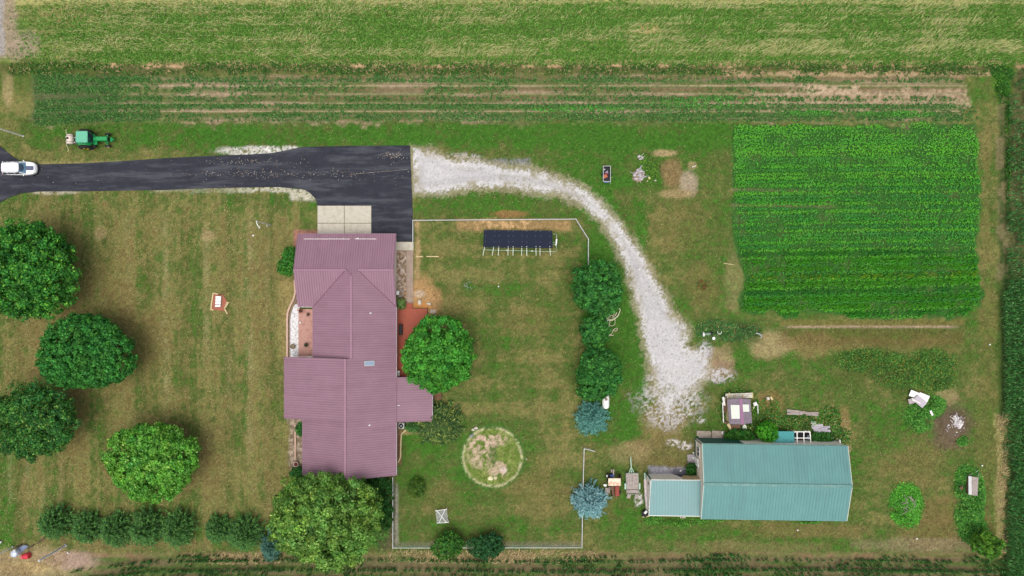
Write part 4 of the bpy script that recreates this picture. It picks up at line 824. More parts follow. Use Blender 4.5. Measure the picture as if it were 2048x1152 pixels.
for (x, y, rz, wd, hh) in ((-14.4, -12.73, 0, 1.2, .5), (XE - i_ + .03, -21.5, 90, 1.5, 1.1), (XE - i_ + .03, -24.3, 90, 1.2, 1.1), (XDW + i_ - .03, -22, 90, 1.4, 1.1), (XC + .4 - .03 + .02, -14, 90, 1.8, 1.2), (-24.5, Y3 + .27, 0, 1.4, 1.1), (-19.5, Y3 + .27, 0, 1.4, 1.1)):
    f = MB(); f.box((x, y, 1.5), (wd, .08, hh), R(rz), bev=.02); fo = f.build("window", M['trim_white'], house); g = MB(); g.box((x, y, 1.5), (wd - .16, .10, hh - .16), R(rz)); g.build("pane", M['glass'], fo)
dd = MB(); dd.box((XW + i_ - .03, -6, 1.05), (.08, 1.0, 2.05)); dd.build("door", M['brown_wood'], house)
dd = MB(); dd.box((XE - i_ + .03, -6.5, 1.35), (.08, 1.8, 1.95)); dd.build("patio_door", M['glass'], house)
# snow guards, skylight, vents
def on_e(px, py):
    z = 4.0
    for _ in range(8): p = U(px, py, z); z = ZE + (XE - p.x) * .4
    return U(px, py, z)
for a, c in ((609, 699.5), (710, 752.5)):
    g = MB(); z = 3.18; p, q = U(a, 478, z), U(c, 478, z); g.beam(p + Vector((0, 0, .05)), q + Vector((0, 0, .05)), .055, .10)
    for k in range(8): g.box(p.lerp(q, k / 7) + Vector((0, .05, .02)), (.04, .08, .05))
    g.build("snow_guard", M['trim_white'], house)
p = on_e(739, 726.5); tl = math.atan(.4)
g = MB(); g.box(p + Vector((0, 0, .06)), (1.40, .72, .16), ry=tl, bev=.03); so = g.build("skylight", M['grey_metal'], house); g = MB(); g.box(p + Vector((0.01, 0, .09)), (1.18, .50, .16), ry=tl); g.build("pane", M['skylight'], so)
for (px, py) in ((741, 626), (739, 850)):
    p = on_e(px, py); g = MB(); g.lathe(p - Vector((0, 0, .1)), [(.16, 0), (.13, .12), (.07, .16), (.07, .42), (0, .42)], 14); g.build("vent_pipe", M['white_plastic'], house)
for (px, py, z) in ((601, 833, 3.0), (795, 811, 2.8), (713, 477, 3.2), (684, 953, 5.2)):
    g = MB(); p = U(px, py, z); g.tube([p, p + Vector((.35, .06, .1))], .04, 6); g.build("roof_vent", M['white_plastic'], house)

# deck
deck = thing("deck", "red stained wooden deck on the right side of the house, partly under a tree", "deck", U(820, 660))
b = MB(); b.slab([(U(794, 0).x, -2.93, .42), (U(854.5, 0).x, -2.93, .42), (U(854.5, 0).x, -9.6, .42), (U(829, 0).x, -9.6, .42), (U(829, 0).x, -12.6, .42), (U(794, 0).x, -12.6, .42)], .08); b.build("boards", M['deck'], deck)
b = MB(); b.box((U(819, 0).x, -2.55, .33), (.95, .75, .08)); b.build("step", M['deck'], deck)
b = MB(); b.box((U(854.5, 0).x + .02, -6.2, .22), (.06, 6.8, .36)); b.box((U(824, 0).x, -2.90, .2), (4.2, .05, .32))
b.build("skirt", M['brown_wood'], deck)
tag(MB().box((-15.75, -5.9, .78), (.45, 1.5, .7), bev=.05).build("storage_box", M['black']), "dark narrow box on the deck against the house wall", "storage box")
t = thing("grill_stand", "small white wire rack on the deck corner by the low wing", "rack", U(797, 748))
b = MB(); p = U(798, 746, .45)
for dx in (-.1, .14):
    for dy in (.3, -.35): MB().tube([p + Vector((dx, dy, 0)), p + Vector((dx, dy, .7))], .025, 6).build("leg", M['white_plastic'], t)
MB().box(p + Vector((.02, 0, .7)), (.34, .8, .05), bev=.02).build("shelf", M['white_plastic'], t)

# porch, edging and pots
b = MB(); b.slab([U(597.5, 618) + Vector((0, 0, .16)), U(632, 618) + Vector((0, 0, .16)), U(632, 716) + Vector((0, 0, .16)), U(597.5, 716) + Vector((0, 0, .16))], .2); tag(b.build("porch_floor", M['paver']), kind="structure")
b = MB()
for (x, y) in ((598.5, 619), (598.5, 713)): p = U(x, y); b.box(p + Vector((0, 0, .3)), (.35, .3, .5), bev=.03)
tag(b.build("porch_kerb", M['edging']), "low pink blocks at the outer porch corners", "kerb blocks")
ed = [(590, 560), (591, 585), (588, 598), (580, 614), (576, 626), (575, 640), (575, 716)]
b = MB()
for i in range(len(ed) - 1): b.beam(U(*ed[i]) + Vector((0, 0, .1)), U(*ed[i + 1]) + Vector((0, 0, .1)), .26, .26)
tag(b.build("garden_edging", M['edging']), "curved pink brick edging round the white gravel bed", "garden edging")
ed2 = [(596, 585), (592, 602), (585, 616), (581, 628), (579.5, 640), (579.5, 716)]
b = MB()
for i in range(len(ed2) - 1): b.beam(U(*ed2[i]) + Vector((0, 0, .05)), U(*ed2[i + 1]) + Vector((0, 0, .05)), .14, .14)
tag(b.build("garden_edging", mat("dark_edging", S(132, 112, 104), .9, var=.2, scale=5)), "thin dark inner edging beside the white gravel", "garden edging")
def pot(name, label, px, py, r, h, m, fill=None, plant=None, z=.0, cat="plant pot"):
    p = U(px, py, z + h); p.z = z; t = thing(name, label, cat, p)
    b = MB(); b.lathe(p, [(r * .7, 0), (r * .95, h * .8), (r * 1.08, h * .82), (r * 1.08, h), (r * .9, h), (r * .85, h * .85)], 18); b.build("pot", m, t)
    b = MB(); b.lathe(p, [(r * .86, h * .86), (r * .4, h * .9), (0, h * .9)], 14); b.build("soil", fill or M['potting'], t)
    if plant:
        rr = np.random.default_rng(int(px)); n = 130; d = unit(rr.normal(size=(n, 3)) + np.array([0, 0, .6])); C = np.array(p) + np.array([0, 0, h]) + d * r * rr.uniform(.3, 1.25, n)[:, None]
        np_mesh("plant", *leaves(C, d, rr.uniform(.08, .17, n), palette(*plant, n), .6, rr), leafm, t, origin=p)
    return t
pot("flower_pot", "wide dark round pot on the white gravel bed", 585.5, 693, .33, .4, mat("olive_pot", S(96, 84, 66), .8), mat("olive_fill", S(118, 104, 84), .9))
pot("flower_pot", "round pot with a dark green plant on the pink porch", 612, 690, .26, .4, M['brown_wood'], plant=([S(70, 84, 60), S(52, 70, 48)], [1, 1]), z=.16)
pot("flower_pot", "round pot with a reddish plant at the upper porch corner", 600.5, 622, .25, .4, M['terracotta'], plant=([S(128, 84, 84), S(104, 80, 70)], [1, 1]), z=.16)
pot("flower_pot", "round pot with a thick pale rim at the lower left house corner", 591.5, 929, .34, .45, mat("pale_rim", S(206, 186, 176), .7), mat("dark_red_fill", S(92, 44, 40), .9), z=.0)
pot("flower_pot", "round barrel pot beside the deck, just above the bright green tree", 866, 632, .34, .5, M['tan_wood'])
t = thing("lantern", "dark diamond shaped lantern standing on the pink porch", "lantern", U(616, 629, .16)); b = MB(); b.box(U(616, 629, .36), (.32, .32, .36), R(45), bev=.03); b.build("body", M['black'], t); MB().box(U(616, 629, .58), (.16, .16, .1), R(45), bev=.03).build("cap", M['brown_wood'], t)
t = thing("garden_light", "small white light with a wooden foot at the porch edge", "light", U(600.5, 645, .1)); MB().lathe(U(601, 645, .16), [(.12, 0), (.16, .12), (.12, .25), (0, .28)], 12).build("globe", M['white_plastic'], t); MB().box(U(599, 645, .2), (.22, .14, .12), R(20), bev=.02).build("foot", M['brown_wood'], t)
tag(MB().box(U(861, 636, .3), (.36, .5, .5), R(-50), bev=.04).build("cool_box", M['white_plastic']), "white box leaning beside the barrel pot at the deck", "box")
tag(MB().box(U(863, 644, .3), (.3, .45, .2), R(-30), bev=.05).build("plastic_tray", M['pale_metal']), "pale tray between the white box and the tree by the deck", "tray")
tag(MB().box(U(866, 623, .06), (.85, .5, .12), bev=.02).build("paving_slab", M['old_concrete']), "dark square slab above the barrel pot", "paving slab")
tag(MB().blob(U(839.5, 604.5, .15), (.26, .42, .22), 4).build("boulder", M['stone']), "upright pale boulder on the orange mulch by the deck", "boulder")
tag(MB().blob(U(857.5, 607.5, .12), (.36, .2, .2), 9).build("boulder", M['stone']), "flat pale boulder nearer the lawn, right of the upright one", "boulder")
t = thing("satellite_dish", "white box and grey ring of a dish beside the right house wall", "dish", U(799, 586)); MB().box(U(795.5, 585.5, .5), (.42, .55, .35), bev=.05).build("housing", M['white_plastic'], t)
b = MB(); p = U(800.5, 587, .25); b.tube([p + Vector((math.cos(a) * .45, math.sin(a) * .42, 0)) for a in np.linspace(0, 6.28, 24)], .05, 6); b.build("ring", M['grey_metal'], t); MB().tube([U(798, 586, 0), U(797, 586, .4)], .04, 6).build("post", M['grey_metal'], t)
t = thing("air_conditioner", "grey outdoor air conditioner against the house below the low wing", "air conditioner", (-15.85, -19.5, 0)); c = Vector((-15.72, -19.55, .4))
MB().box(c, (.82, .82, .8), bev=.1).build("casing", M['pale_metal'], t); MB().lathe(c + Vector((0, 0, .4)), [(.33, 0), (.33, .02), (.0, .025)], 20).build("fan_grille", M['black'], t); MB().lathe(c + Vector((0, 0, .42)), [(.14, 0), (.12, .04), (0, .05)], 12).build("hub", M['grey_metal'], t)
tag(MB().slab([(-16.2, -20.1, .04), (-15.1, -20.1, .04), (-15.1, -19.0, .04), (-16.2, -19.0, .04)], .1).build("equipment_pad", M['black']), "dark pad under the air conditioner", "pad")
tag(MB().blob(U(875, 817, .25), (.34, .34, .26), 3, rough=.08).build("round_stone", mat("grey_stone", S(128, 134, 130), .9)), "round grey stone at the corner of the low wing beside the juniper", "stone")
b = MB()
for q in ([(868, 764), (882, 764), (882, 800)],): b.tube([U(*k_, .08) for k_ in q], .06, 6)
tag(b.build("bed_edging", M['brown_wood']), "brown edging of the mulch bed right of the low wing", "garden edging")
b = MB(); q = [(796, 925), (801, 915), (802, 880), (803, 868), (812, 860)]
for i in range(len(q) - 1): b.beam(U(*q[i], .06), U(*q[i + 1], .06), .18, .14)
tag(b.build("bed_edging", M['tan_wood']), "tan edging along the lower right house wall below the air conditioner", "garden edging")
b = MB(); q = [(590.5, 850), (590.5, 920)]; b.beam(U(*q[0], .06), U(*q[1], .06), .2, .14)
tag(b.build("bed_edging", M['edging']), "straight edging in the bed left of the lower wing", "garden edging")

# ------------------------------------------------------------------ GREEN ROOFED BARN
barn = thing("barn", "long barn with a blue-green ribbed metal roof and cream walls", "barn", (36.1, -26.75, 0), rz=R(-.85))
H = MB(local=True); L2, W2, ze, zr = 10.0, 5.15, 3.7, 5.0
N_ = [(-L2, W2, ze), (L2, W2, ze), (L2 + .05, 0, zr), (-L2 - .05, 0, zr)]; S_ = [(-L2 - .05, 0, zr), (L2 + .05, 0, zr), (L2, -W2, ze), (-L2, -W2, ze)]
for P in (N_, S_): H.slab(P, .12)
for P in (N_, S_): ribs(H, P, 1, .42, .05, .03)
H.build("roof", M['green_roof'], barn)
H = MB(local=True); H.beam((-L2 - .1, 0, zr + .05), (L2 + .1, 0, zr + .05), .38, .06); H.build("ridge_cap", M['green_cap'], barn)
H = MB(local=True)
M['cream_fascia'] = mat('cream_fascia', S(190, 196, 184), .7)
for sx in (-1, 1): H = MB(local=True); H.beam((sx * (L2 + .03), W2, ze - .05), (sx * (L2 + .08), 0, zr - .05), .08, .2); H.beam((sx * (L2 + .08), 0, zr - .05), (sx * (L2 + .03), -W2, ze - .05), .08, .2); H.build("fascia", M['cream_fascia'], barn)
for sy in (W2 + .07, -W2 - .03): H = MB(local=True); H.beam((-L2, sy, ze - .06), (L2, sy, ze - .06), .05, .1); H.build("eave_trim", M['green_cap'], barn)
H = MB(local=True); wx_ = L2 - .02
H.wall([(-wx_, W2 + .02, 0), (-wx_, W2 + .02, ze - .15), (-wx_, 0, zr - .15), (-wx_, -W2 + .12, ze - .15), (-wx_, -W2 + .12, 0)], (.12, 0, 0)); H.build("gable_wall", M['barn_wall'], barn); H = MB(local=True); H.wall([(wx_, W2 - .12, 0), (wx_, W2 - .12, ze - .15), (wx_, 0, zr - .15), (wx_, -W2 + .12, ze - .15), (wx_, -W2 + .12, 0)], (-.12, 0, 0)); H.build("gable_wall", M['barn_wall'], barn)
H = MB(local=True); H.box((0, W2 - .04, ze / 2 - .08), (2 * wx_ - .26, .12, ze - .2)); H.box((0, -W2 + .2, ze / 2 - .08), (2 * wx_ - .26, .12, ze - .2)); H.build("side_wall", M['barn_wall_x'], barn)
H = MB(local=True); H.box((-7.0, W2 + .05, 1.9), (5.6, .05, 3.0)); H.box((0, W2 + .055, .15), (2 * wx_, .05, .3)); H.box((-wx_ - .04, 3.8, .15), (.05, 2.4, .3)); H.beam((-wx_ - .05, W2 - .1, 0), (-wx_ - .05, W2 - .1, 3.5), .1, .1); H.build("wainscot", M['dark_green'], barn)
H = MB(local=True); H.box((-wx_ - .05, 3.7, 1.9), (.08, 1.5, 1.3), bev=.02); wo = H.build("window", M['trim_white'], barn); H = MB(local=True)
for yy in (3.35, 4.05): H.box((-wx_ - .08, yy, 1.9), (.06, .55, 1.05))
H.build("pane", M['glass'], wo)
H = MB(local=True); H.box((-wx_ - .12, 2.1, 1.1), (.1, 1.15, 2.1), R(4), bev=.02); do = H.build("door", M['white_plastic'], barn); H = MB(local=True); H.lathe((-wx_ - .2, 1.75, 1.5), [(.0, -.03), (.13, -.02), (.13, .02), (0, .03)], 12); H.build("wreath", M['grey_metal'], do)
for i in range(3): H = MB(local=True); H.box((-wx_ - .1, 4.95 - i * .3, .7 + i * .2), (.12, .14, .18)); H.build("meter_box", M['white_plastic'], barn)
# lean-to garage
lt = thing("lean_to", "lower green roofed garage joined to the left end of the barn", "garage", (22.4, -30, 0), rz=R(-.5))
H = MB(local=True); P = [(-3.55, 2.95, 3.15), (3.62, 2.95, 3.15), (3.55, -1.9, 3.0), (-3.68, -1.9, 3.0)]
dY = -29.0 + 26.6
def LT(pts): return [(x, y, z) for x, y, z in pts]
TLp, TRp, BRp, BLp = U(1302.6, 960.6, 3.2), U(1405.5, 961.3, 3.2), U(1400, 1032, 3.0), U(1298.3, 1030.6, 3.0)
lt.rotation_euler = (0, 0, 0); G = MB(); P = [TLp, TRp, BRp, BLp]; G.slab(P, .1); ribs(G, P, 1, .40, .05, .03)
M['green_roof2'] = mat("green_metal_leanto", S(112, 150, 150), .6, .0, var=.06, scale=.5, spec=.5, stripe=('X', .40, .18, .18), dirt=S(120, 148, 146), dirt_amt=.4, dscale=.3)  # stripe puts the shading of the ribs into the roof colour
G.build("roof", M['green_roof2'], lt)
x0, x1, yn, ys = TLp.x - .02, U(1402, 0, 3).x, TLp.y + .06, BLp.y + .15
G = MB(); xg = x0 + 3.6
G.wall([(x0, yn, 0), (xg, yn, 0), (xg + .9, yn, 1.9), (xg + .9, yn, 3.05), (x0, yn, 3.05)], (0, -.1, 0)); G.box((x0 - .04, (yn + ys) / 2, 1.5), (.1, yn - ys, 3.0)); G.box(((x0 + x1) / 2, ys, 1.46), (x1 - x0, .1, 2.9)); G.build("wall", M['barn_wall_x'], lt)
G = MB(); pts = [(x1 - .1, yn, 0), (x1 - 1.0, yn, 0)]; 
for k in range(9): a = k / 8 * math.pi / 2; pts.append((x1 - 1.0 - 1.5 * math.sin(a) * 1.0, yn, 2.45 - 1.85 * math.cos(a)))
pts += [(xg + .9, yn, 2.45), (xg + .9, yn, 3.05), (x1 - .1, yn, 3.05)]; G.wall(pts, (0, -.1, 0)); G.build("arched_wall", mat("tan_arch_panel", S(192, 172, 132), .85, var=.1), lt)
G = MB(); G.beam(TLp + Vector((0, .05, -.08)), TRp + Vector((0, .05, -.08)), .08, .1); G.beam(BLp + Vector((0, -.05, -.08)), BRp + Vector((0, -.05, -.08)), .08, .1); G.beam(TLp + Vector((-.04, 0, -.06)), BLp + Vector((-.04, 0, -.06)), .06, .12); G.build("fascia", M['trim_white'], lt)
G = MB(); G.beam((x0 - .02, yn + .05, 0), (x0 - .02, yn + .05, 3.0), .16, .16); G.build("corner_post", M['dark_green'], lt)
G = MB(); G.box((x0 - .1, yn - .9, 1.7), (.08, .4, .35), bev=.03); G.build("wall_light", M['black'], lt)
# things around barn
b = MB(); b.slab([U(x, y, 0) + Vector((0, 0, .09)) for x, y in ((1393, 861.5), (1420, 862), (1422.5, 866), (1422.5, 879.5), (1398, 880), (1397, 872), (1393.5, 871))], .14); tag(b.build("concrete_slab", M['old_concrete']), "left one of two concrete slabs by the barn's top left corner", "concrete slab")
b = MB(); b.slab([U(x, y, 0) + Vector((0, 0, .09)) for x, y in ((1424, 861), (1449, 862), (1449, 880), (1424, 879.5))], .14); tag(b.build("concrete_slab", M['old_concrete']), "right one of two concrete slabs, with a white ring on it", "concrete slab")
t = thing("tyre_planter", "white ring standing on the right concrete slab", "ring", U(1446, 865.5, .09)); b = MB(); p = U(1446, 865.5, .2); b.tube([p + Vector((math.cos(a) * .15, math.sin(a) * .15, 0)) for a in np.linspace(0, 6.28, 20)], .075, 8); b.build("ring", M['white_plastic'], t); MB().lathe(p - Vector((0, 0, .05)), [(.1, 0), (.08, .03), (0, .04)], 10).build("plug", M['rust_red'], t)
b = MB(); b.slab([U(x, y, 0) + Vector((0, 0, .08)) for x, y in ((1374.5, 909), (1394, 908), (1394, 925), (1375, 926.5))], .12); tag(b.build("concrete_slab", mat("mauve_grey_slab", S(150, 142, 144), .95, var=.1)), "square grey step slab outside the barn's side door", "concrete slab")
b = MB(); b.tube([U(1290, 958, .3), U(1291.5, 990, .3), U(1294.5, 1018, .3)], .2, 10); tag(b.build("drain_pipe", mat("pale_drain", S(206, 192, 190), .6, var=.1)), "long pale pipe lying beside the left wall of the lower garage", "pipe")
b = MB(); b.tube([U(1289.3, 946, .5), U(1290, 958, .5)], .11, 8); tag(b.build("drain_pipe", M['pipe_green']), "short greenish pipe end at the top of the long pale pipe", "pipe")
tag(MB().blob(U(1290, 1027, .3), (.5, .55, .35), 6).build("black_bag", M['black']), "black bag at the lower end of the pale pipe", "bag")
tag(MB().box(U(1291.5, 1024.5, .75), (.5, .35, .05), R(45), rx=R(12)).build("metal_sheet", M['pale_metal']), "small white bent sheet on top of the black bag", "sheet")
tag(MB().beam(U(1285, 1034, .1), U(1299, 1031.5, .1), .16, .12).build("timber", M['tan_wood']), "short timber at the bottom left corner of the lower garage", "timber")
for i, (x, l) in enumerate(((1360.5, "left"), (1365.5, "middle"), (1369.5, "right"))):
    b = MB(); b.beam(U(x, 1030, .5), U(x + .4, 1036.5, .5), .09, .09)
    if i < 2: b.beam(U(x, 1035, .55), U(x + 5, 1035.4, .55), .07, .07)
    tag(b.build("sawhorse_rail", mat("pinkish_timber%d" % i, S(196, 176, 172), .8)), l + " pinkish timber end sticking out below the lower garage roof", "timber")
tag(MB().box(U(1354, 955, .35), (.3, .6, .7), bev=.06).build("gas_bottle", M['grey_metal']), "grey canister standing by the opening of the lower garage", "canister")
tag(MB().box(U(1361, 941.5, .08), (.25, .2, .14), R(20), bev=.02).build("white_block", M['white_plastic']), "small white block on the grey pad above the lower garage", "block")
tag(MB().box(U(1380, 945, .15), (1.0, .3, .3), R(14), bev=.04).build("scrap_metal", M['black']), "dark scrap leaning by the arched opening of the lower garage", "scrap")
for i, (x, y, r) in enumerate(((1386, 905, .1), (1385.5, 915, .1))): tag(MB().lathe(U(x, y, 0), [(r, 0), (r, .35), (0, .36)], 10).build("marker_post", M['white_plastic']), ("upper", "lower")[i] + " small white post at the barn's left wall", "post")

# small green roof and open frame at the barn's back
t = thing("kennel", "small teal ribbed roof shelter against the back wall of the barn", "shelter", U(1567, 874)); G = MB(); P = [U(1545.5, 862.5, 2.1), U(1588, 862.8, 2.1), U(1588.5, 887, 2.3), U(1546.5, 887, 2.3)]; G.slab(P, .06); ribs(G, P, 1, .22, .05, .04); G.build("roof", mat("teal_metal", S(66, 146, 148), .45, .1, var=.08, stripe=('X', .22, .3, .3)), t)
for q in P: MB().beam(Vector((q.x, q.y, 0)), Vector((q.x, q.y, 2.05)), .09, .09).build("post", M['tan_wood'], t)
t = thing("cold_frame", "open white timber frame with six gaps beside the teal shelter", "frame", U(1605, 875)); G = MB(); z = 2.1
for a, c in (((1588.6, 863.5), (1620, 863.5)), ((1589, 876), (1620.5, 876)), ((1589, 886.4), (1622, 886.4))): G.beam(U(*a, z), U(*c, z), .12, .1)
for x in (1594, 1607.5): G.beam(U(x, 864.2, z), U(x + .3, 885.8, z), .13, .09)
G.beam(U(1619.5, 863, z), U(1621.6, 887, z), .13, .12); G.build("rail", M['trim_white'], t)
G = MB()
for q in ((1590, 865), (1619, 865), (1620.5, 886), (1590, 886)): v = U(*q, z); MB().beam((v.x, v.y, 0), (v.x, v.y, z - .05), .09, .09).build("post", M['trim_white'], t)
G = MB(); G.box(U(1604, 875, .05), (2.1, 1.5, .1)); G.build("floor", M['black'], t)
tag(MB().box(U(1600.5, 882, .4), (.75, .45, .5), bev=.04).build("crate", M['brown_wood']), "brown crate inside the white timber frame", "crate"); tag(MB().box(U(1616, 878, .5), (.25, 1.1, .5), R(3), bev=.08).build("grey_sack", mat("grey_sack", S(140, 144, 160), .8, var=.2)), "pale grey sack inside the right end of the timber frame", "sack")
# board piles
def boards(name, label, items, m, z0=.15, cat="boards"):
    p = U(*items[0][0]); t = thing(name, label, cat, Vector((p.x, p.y, 0)))
    for i, (a, c, w) in enumerate(items): MB().beam(U(*a, z0 + i * .045), U(*c, z0 + i * .045), w, .05).build("board", m, t)
boards("board_pile", "long weathered boards lying in the weeds behind the barn", [((1574, 821), (1612, 825), .35), ((1580, 826), (1637, 826), .3), ((1574, 827), (1605, 828), .3), ((1600, 824), (1636, 830), .22), ((1612, 829.5), (1637, 831.5), .12)], M['old_wood'])
boards("board_stack", "short stack of grey weathered boards near the barn's back right corner", [((1623, 852), (1646, 850.5), .35), ((1624, 856), (1660, 854), .3), ((1627, 859.5), (1655, 857.5), .3), ((1628, 863), (1650, 862), .35), ((1650, 861), (1661, 862), .35), ((1640, 858), (1659, 855), .14)], mat("grey_boards", S(172, 166, 174), .9, var=.15, scale=5), .3)
boards("plank_rack", "three thin pale slats above the short board stack", [((1622, 844), (1632, 844), .1), ((1622, 847), (1632, 847.2), .1), ((1624, 849.8), (1633, 849.8), .1)], mat("pale_green_slats", S(180, 196, 176), .8), .3)
tag(MB().beam(U(1661, 882, .5), U(1667, 875, .7), .1, .06).build("white_stick", M['trim_white']), "white stick leaning in the dry weeds at the barn's right corner", "stick"); tag(MB().box(U(1678, 882, .4), (.2, .5, .7), R(8), bev=.04).build("white_bin", M['pale_metal']), "small pale bin at the barn's back right corner", "bin")
tag(MB().box(U(1557, 857, .12), (1.6, .5, .12), R(-5)).build("soil_board", M['brown_wood']), "brown rotten board above the teal shelter", "board")
tag(MB().box(U(1518, 877.5, .4), (1.1, .2, .1), R(2)).build("bench_rail", M['pale_metal']), "thin pale rail against the barn under the leafy bush", "rail"); tag(MB().tube([U(1516, 880, .2), U(1514, 868, .8)], .04, 6).build("hook_post", M['pale_metal']), "thin crooked pale post at the barn wall beside the leafy bush", "post")

# shingled shed
sh = thing("shed", "small shed with a purple-grey shingle roof and two white panels on it", "shed", U(1478, 822)); zE, zR = 2.0, 2.55
NW, NMr, NE, SE, SMr, SW = U(1454.5, 798.5, zE), U(1479.5, 797, zR), U(1501, 798.5, zE), U(1504, 846, zE), U(1483, 849, zR), U(1459, 848.5, zE)
G = MB(); G.slab([NW, NMr, SMr, SW], .1); G.slab([NMr, NE, SE, SMr], .1); G.build("roof", M['shingle'], sh)
G = MB(); G.beam(NMr + Vector((.12, 0, .04)), SMr + Vector((.12, 0, .04)), .42, .05); G.build("ridge_cap", M['purple'], sh)
G = MB(); cx, cy = (NW.x + SE.x) / 2, (NW.y + SE.y) / 2; G.box((cx, cy, .95), (2.9, 3.1, 1.95)); G.wall([(cx - 1.45, cy + 1.5, 1.9), (NMr.x, cy + 1.5, 2.4), (cx + 1.45, cy + 1.5, 1.9)], (0, -.1, 0)); G.wall([(cx - 1.45, cy - 1.5, 1.9), (NMr.x + .1, cy - 1.5, 2.4), (cx + 1.45, cy - 1.5, 1.9)], (0, .1, 0)); G.build("wall", M['tan_wood'], sh)
for (a, b_, c, d, lb) in ((1461.2, 810, 1479, 837.5, 1), (1483.5, 809, 1498, 823.5, 2)):
    G = MB(); P = []
    for (x, y) in ((a, b_), (c, b_), (c + .8, d), (a + 1.8, d)):
        z = 2.3
        for _ in range(6): q = U(x, y, z); z = zR - abs(q.x - (NMr.x + SMr.x) / 2) * (.55 / (NMr.x - NW.x)) + .09
        P.append(q)
    G.slab(P, .04); o = G.build("panel", mat("white_sheet%d" % lb, S(206, 212, 200), .6, var=.03), sh); o["label"] = ("large white panel on the left slope", "small white panel on the right slope")[lb - 1]
fr = thing("pallet_fence", "white pallet rack standing along the top side of the purple shed", "pallet fence", U(1479, 791)); G = MB()
for y, z in ((787, .9), (790.5, .9), (794, .9)): G.beam(U(1451, y + 2, z), U(1506, y, z), .22, .04)
G.build("slat", mat("whitewashed_wood", S(206, 200, 188), .9, var=.12, dirt=S(140, 136, 116), dirt_amt=.6, dscale=5), fr); G = MB()
for x in (1458.5, 1468, 1486, 1505): G.beam(U(x, 785 if x in (1458.5, 1505) else 789, .98), U(x + .3, 796, .98), .14, .08); v = U(x, 795, .9); G.beam((v.x, v.y, 0), v, .1, .1)
G.build("post", M['tan_wood'], fr)
fr = thing("plank_fence", "white and brown planks standing along the left side of the purple shed", "plank fence", U(1449, 815)); G = MB(); G.beam(U(1446.5, 794, .8), U(1449, 811, .8), .3, .05); G.beam(U(1445, 805, .7), U(1447, 845, .7), .1, .08); G.build("plank", M['trim_white'], fr); G = MB(); G.beam(U(1450, 811, .7), U(1450.5, 824, .7), .35, .3); G.beam(U(1452.5, 792, .9), U(1453.5, 822, .9), .14, .08); G.beam(U(1448, 845, .5), U(1456, 845, .5), .25, .2); v = U(1446, 843, .5); G.beam((v.x, v.y, 0), v, .1, .1); v = U(1450, 815, .5); G.beam((v.x, v.y, 0), v, .1, .1); G.build("post", M['brown_wood'], fr)
tag(MB().box(U(1471, 853.5, .25), (1.3, .7, .5), bev=.05).build("wood_pallet", M['brown_wood']), "dark wooden box below the purple shed", "box"); tag(MB().box(U(1459, 853, .3), (.4, .9, .06), R(30)).build("loose_plank", M['tan_wood']), "tan plank leaning at the shed's lower left corner", "plank")
t = thing("tub", "pale oval tub under the lower eave of the purple shed", "tub", U(1488.5, 855)); G = MB(); c = U(1488.5, 855.5, .3); G.loft([[c + Vector((math.cos(a) * rx, math.sin(a) * ry, z)) for a in np.linspace(0, 6.28, 21)[:-1]] for rx, ry, z in ((.24, .42, -.28), (.29, .5, .2), (.27, .48, .2), (.2, .4, .16))]); G.build("basin", mat("pale_tub", S(196, 202, 184), .6), t)
t = thing("water_pump", "white hand pump with a drooping white pipe right of the purple shed", "pump", U(1511, 808)); G = MB(); G.blob(U(1510.5, 808, .7), (.3, .3, .2), 8); G.tube([U(1510, 809, 0), U(1510.5, 808, .6)], .06, 8); G.build("body", M['white_plastic'], t); G = MB(); G.tube([U(1512, 806, .8), U(1515.5, 810, .8), U(1516, 827, .6)], .06, 8); G.build("pipe", M['white_plastic'], t); G = MB(); G.tube([U(1509, 811, .6), U(1507, 817, .4)], .05, 6); G.build("spout", mat("pale_spout", S(210, 226, 180), .6), t)
tag(MB().blob(U(1536, 797, .2), (.25, .28, .2), 12).build("boulder", M['stone']), "pale boulder in the dry weeds up right of the purple shed", "boulder"); tag(MB().box(U(1543, 796.5, .15), (.28, .5, .08), R(35)).build("wood_offcut", M['tan_wood']), "pale wood offcut right of the boulder by the purple shed", "wood")

# scrap heap, ash heaps, hutch at the right
t = thing("scrap_heap", "heap of white and grey flat panels on the weeds at the right", "scrap panels", U(1838, 798))
for (x, y, w_, d_, rz, z, c, nm) in ((1829, 789, 1.4, .9, -22, .45, M['trim_white'], 0), (1847, 794.5, 1.5, .95, -22, .5, M['trim_white'], 0), (1826, 801, 1.3, .75, 18, .6, mat("grey_panel", S(160, 150, 152), .8, var=.1), 0), (1840, 803, 1.7, 1.0, -40, .7, mat("mauve_panel", S(176, 168, 176), .8, var=.06), 0)): MB().box(U(x, y, z), (w_, d_, .06), R(rz), rx=R(4)).build("panel", c, t)
G = MB(); G.beam(U(1823, 797, .8), U(1841, 807, .8), .1, .05); G.beam(U(1834, 804, .8), U(1825, 800, .8), .1, .05); G.build("strip", M['trim_white'], t)
tag(MB().box(U(1863, 826, .5), (.3, .75, .12), R(25), bev=.04).build("white_offcut", M['trim_white']), "small white offcut in the weeds right of the white scrap panels", "offcut")
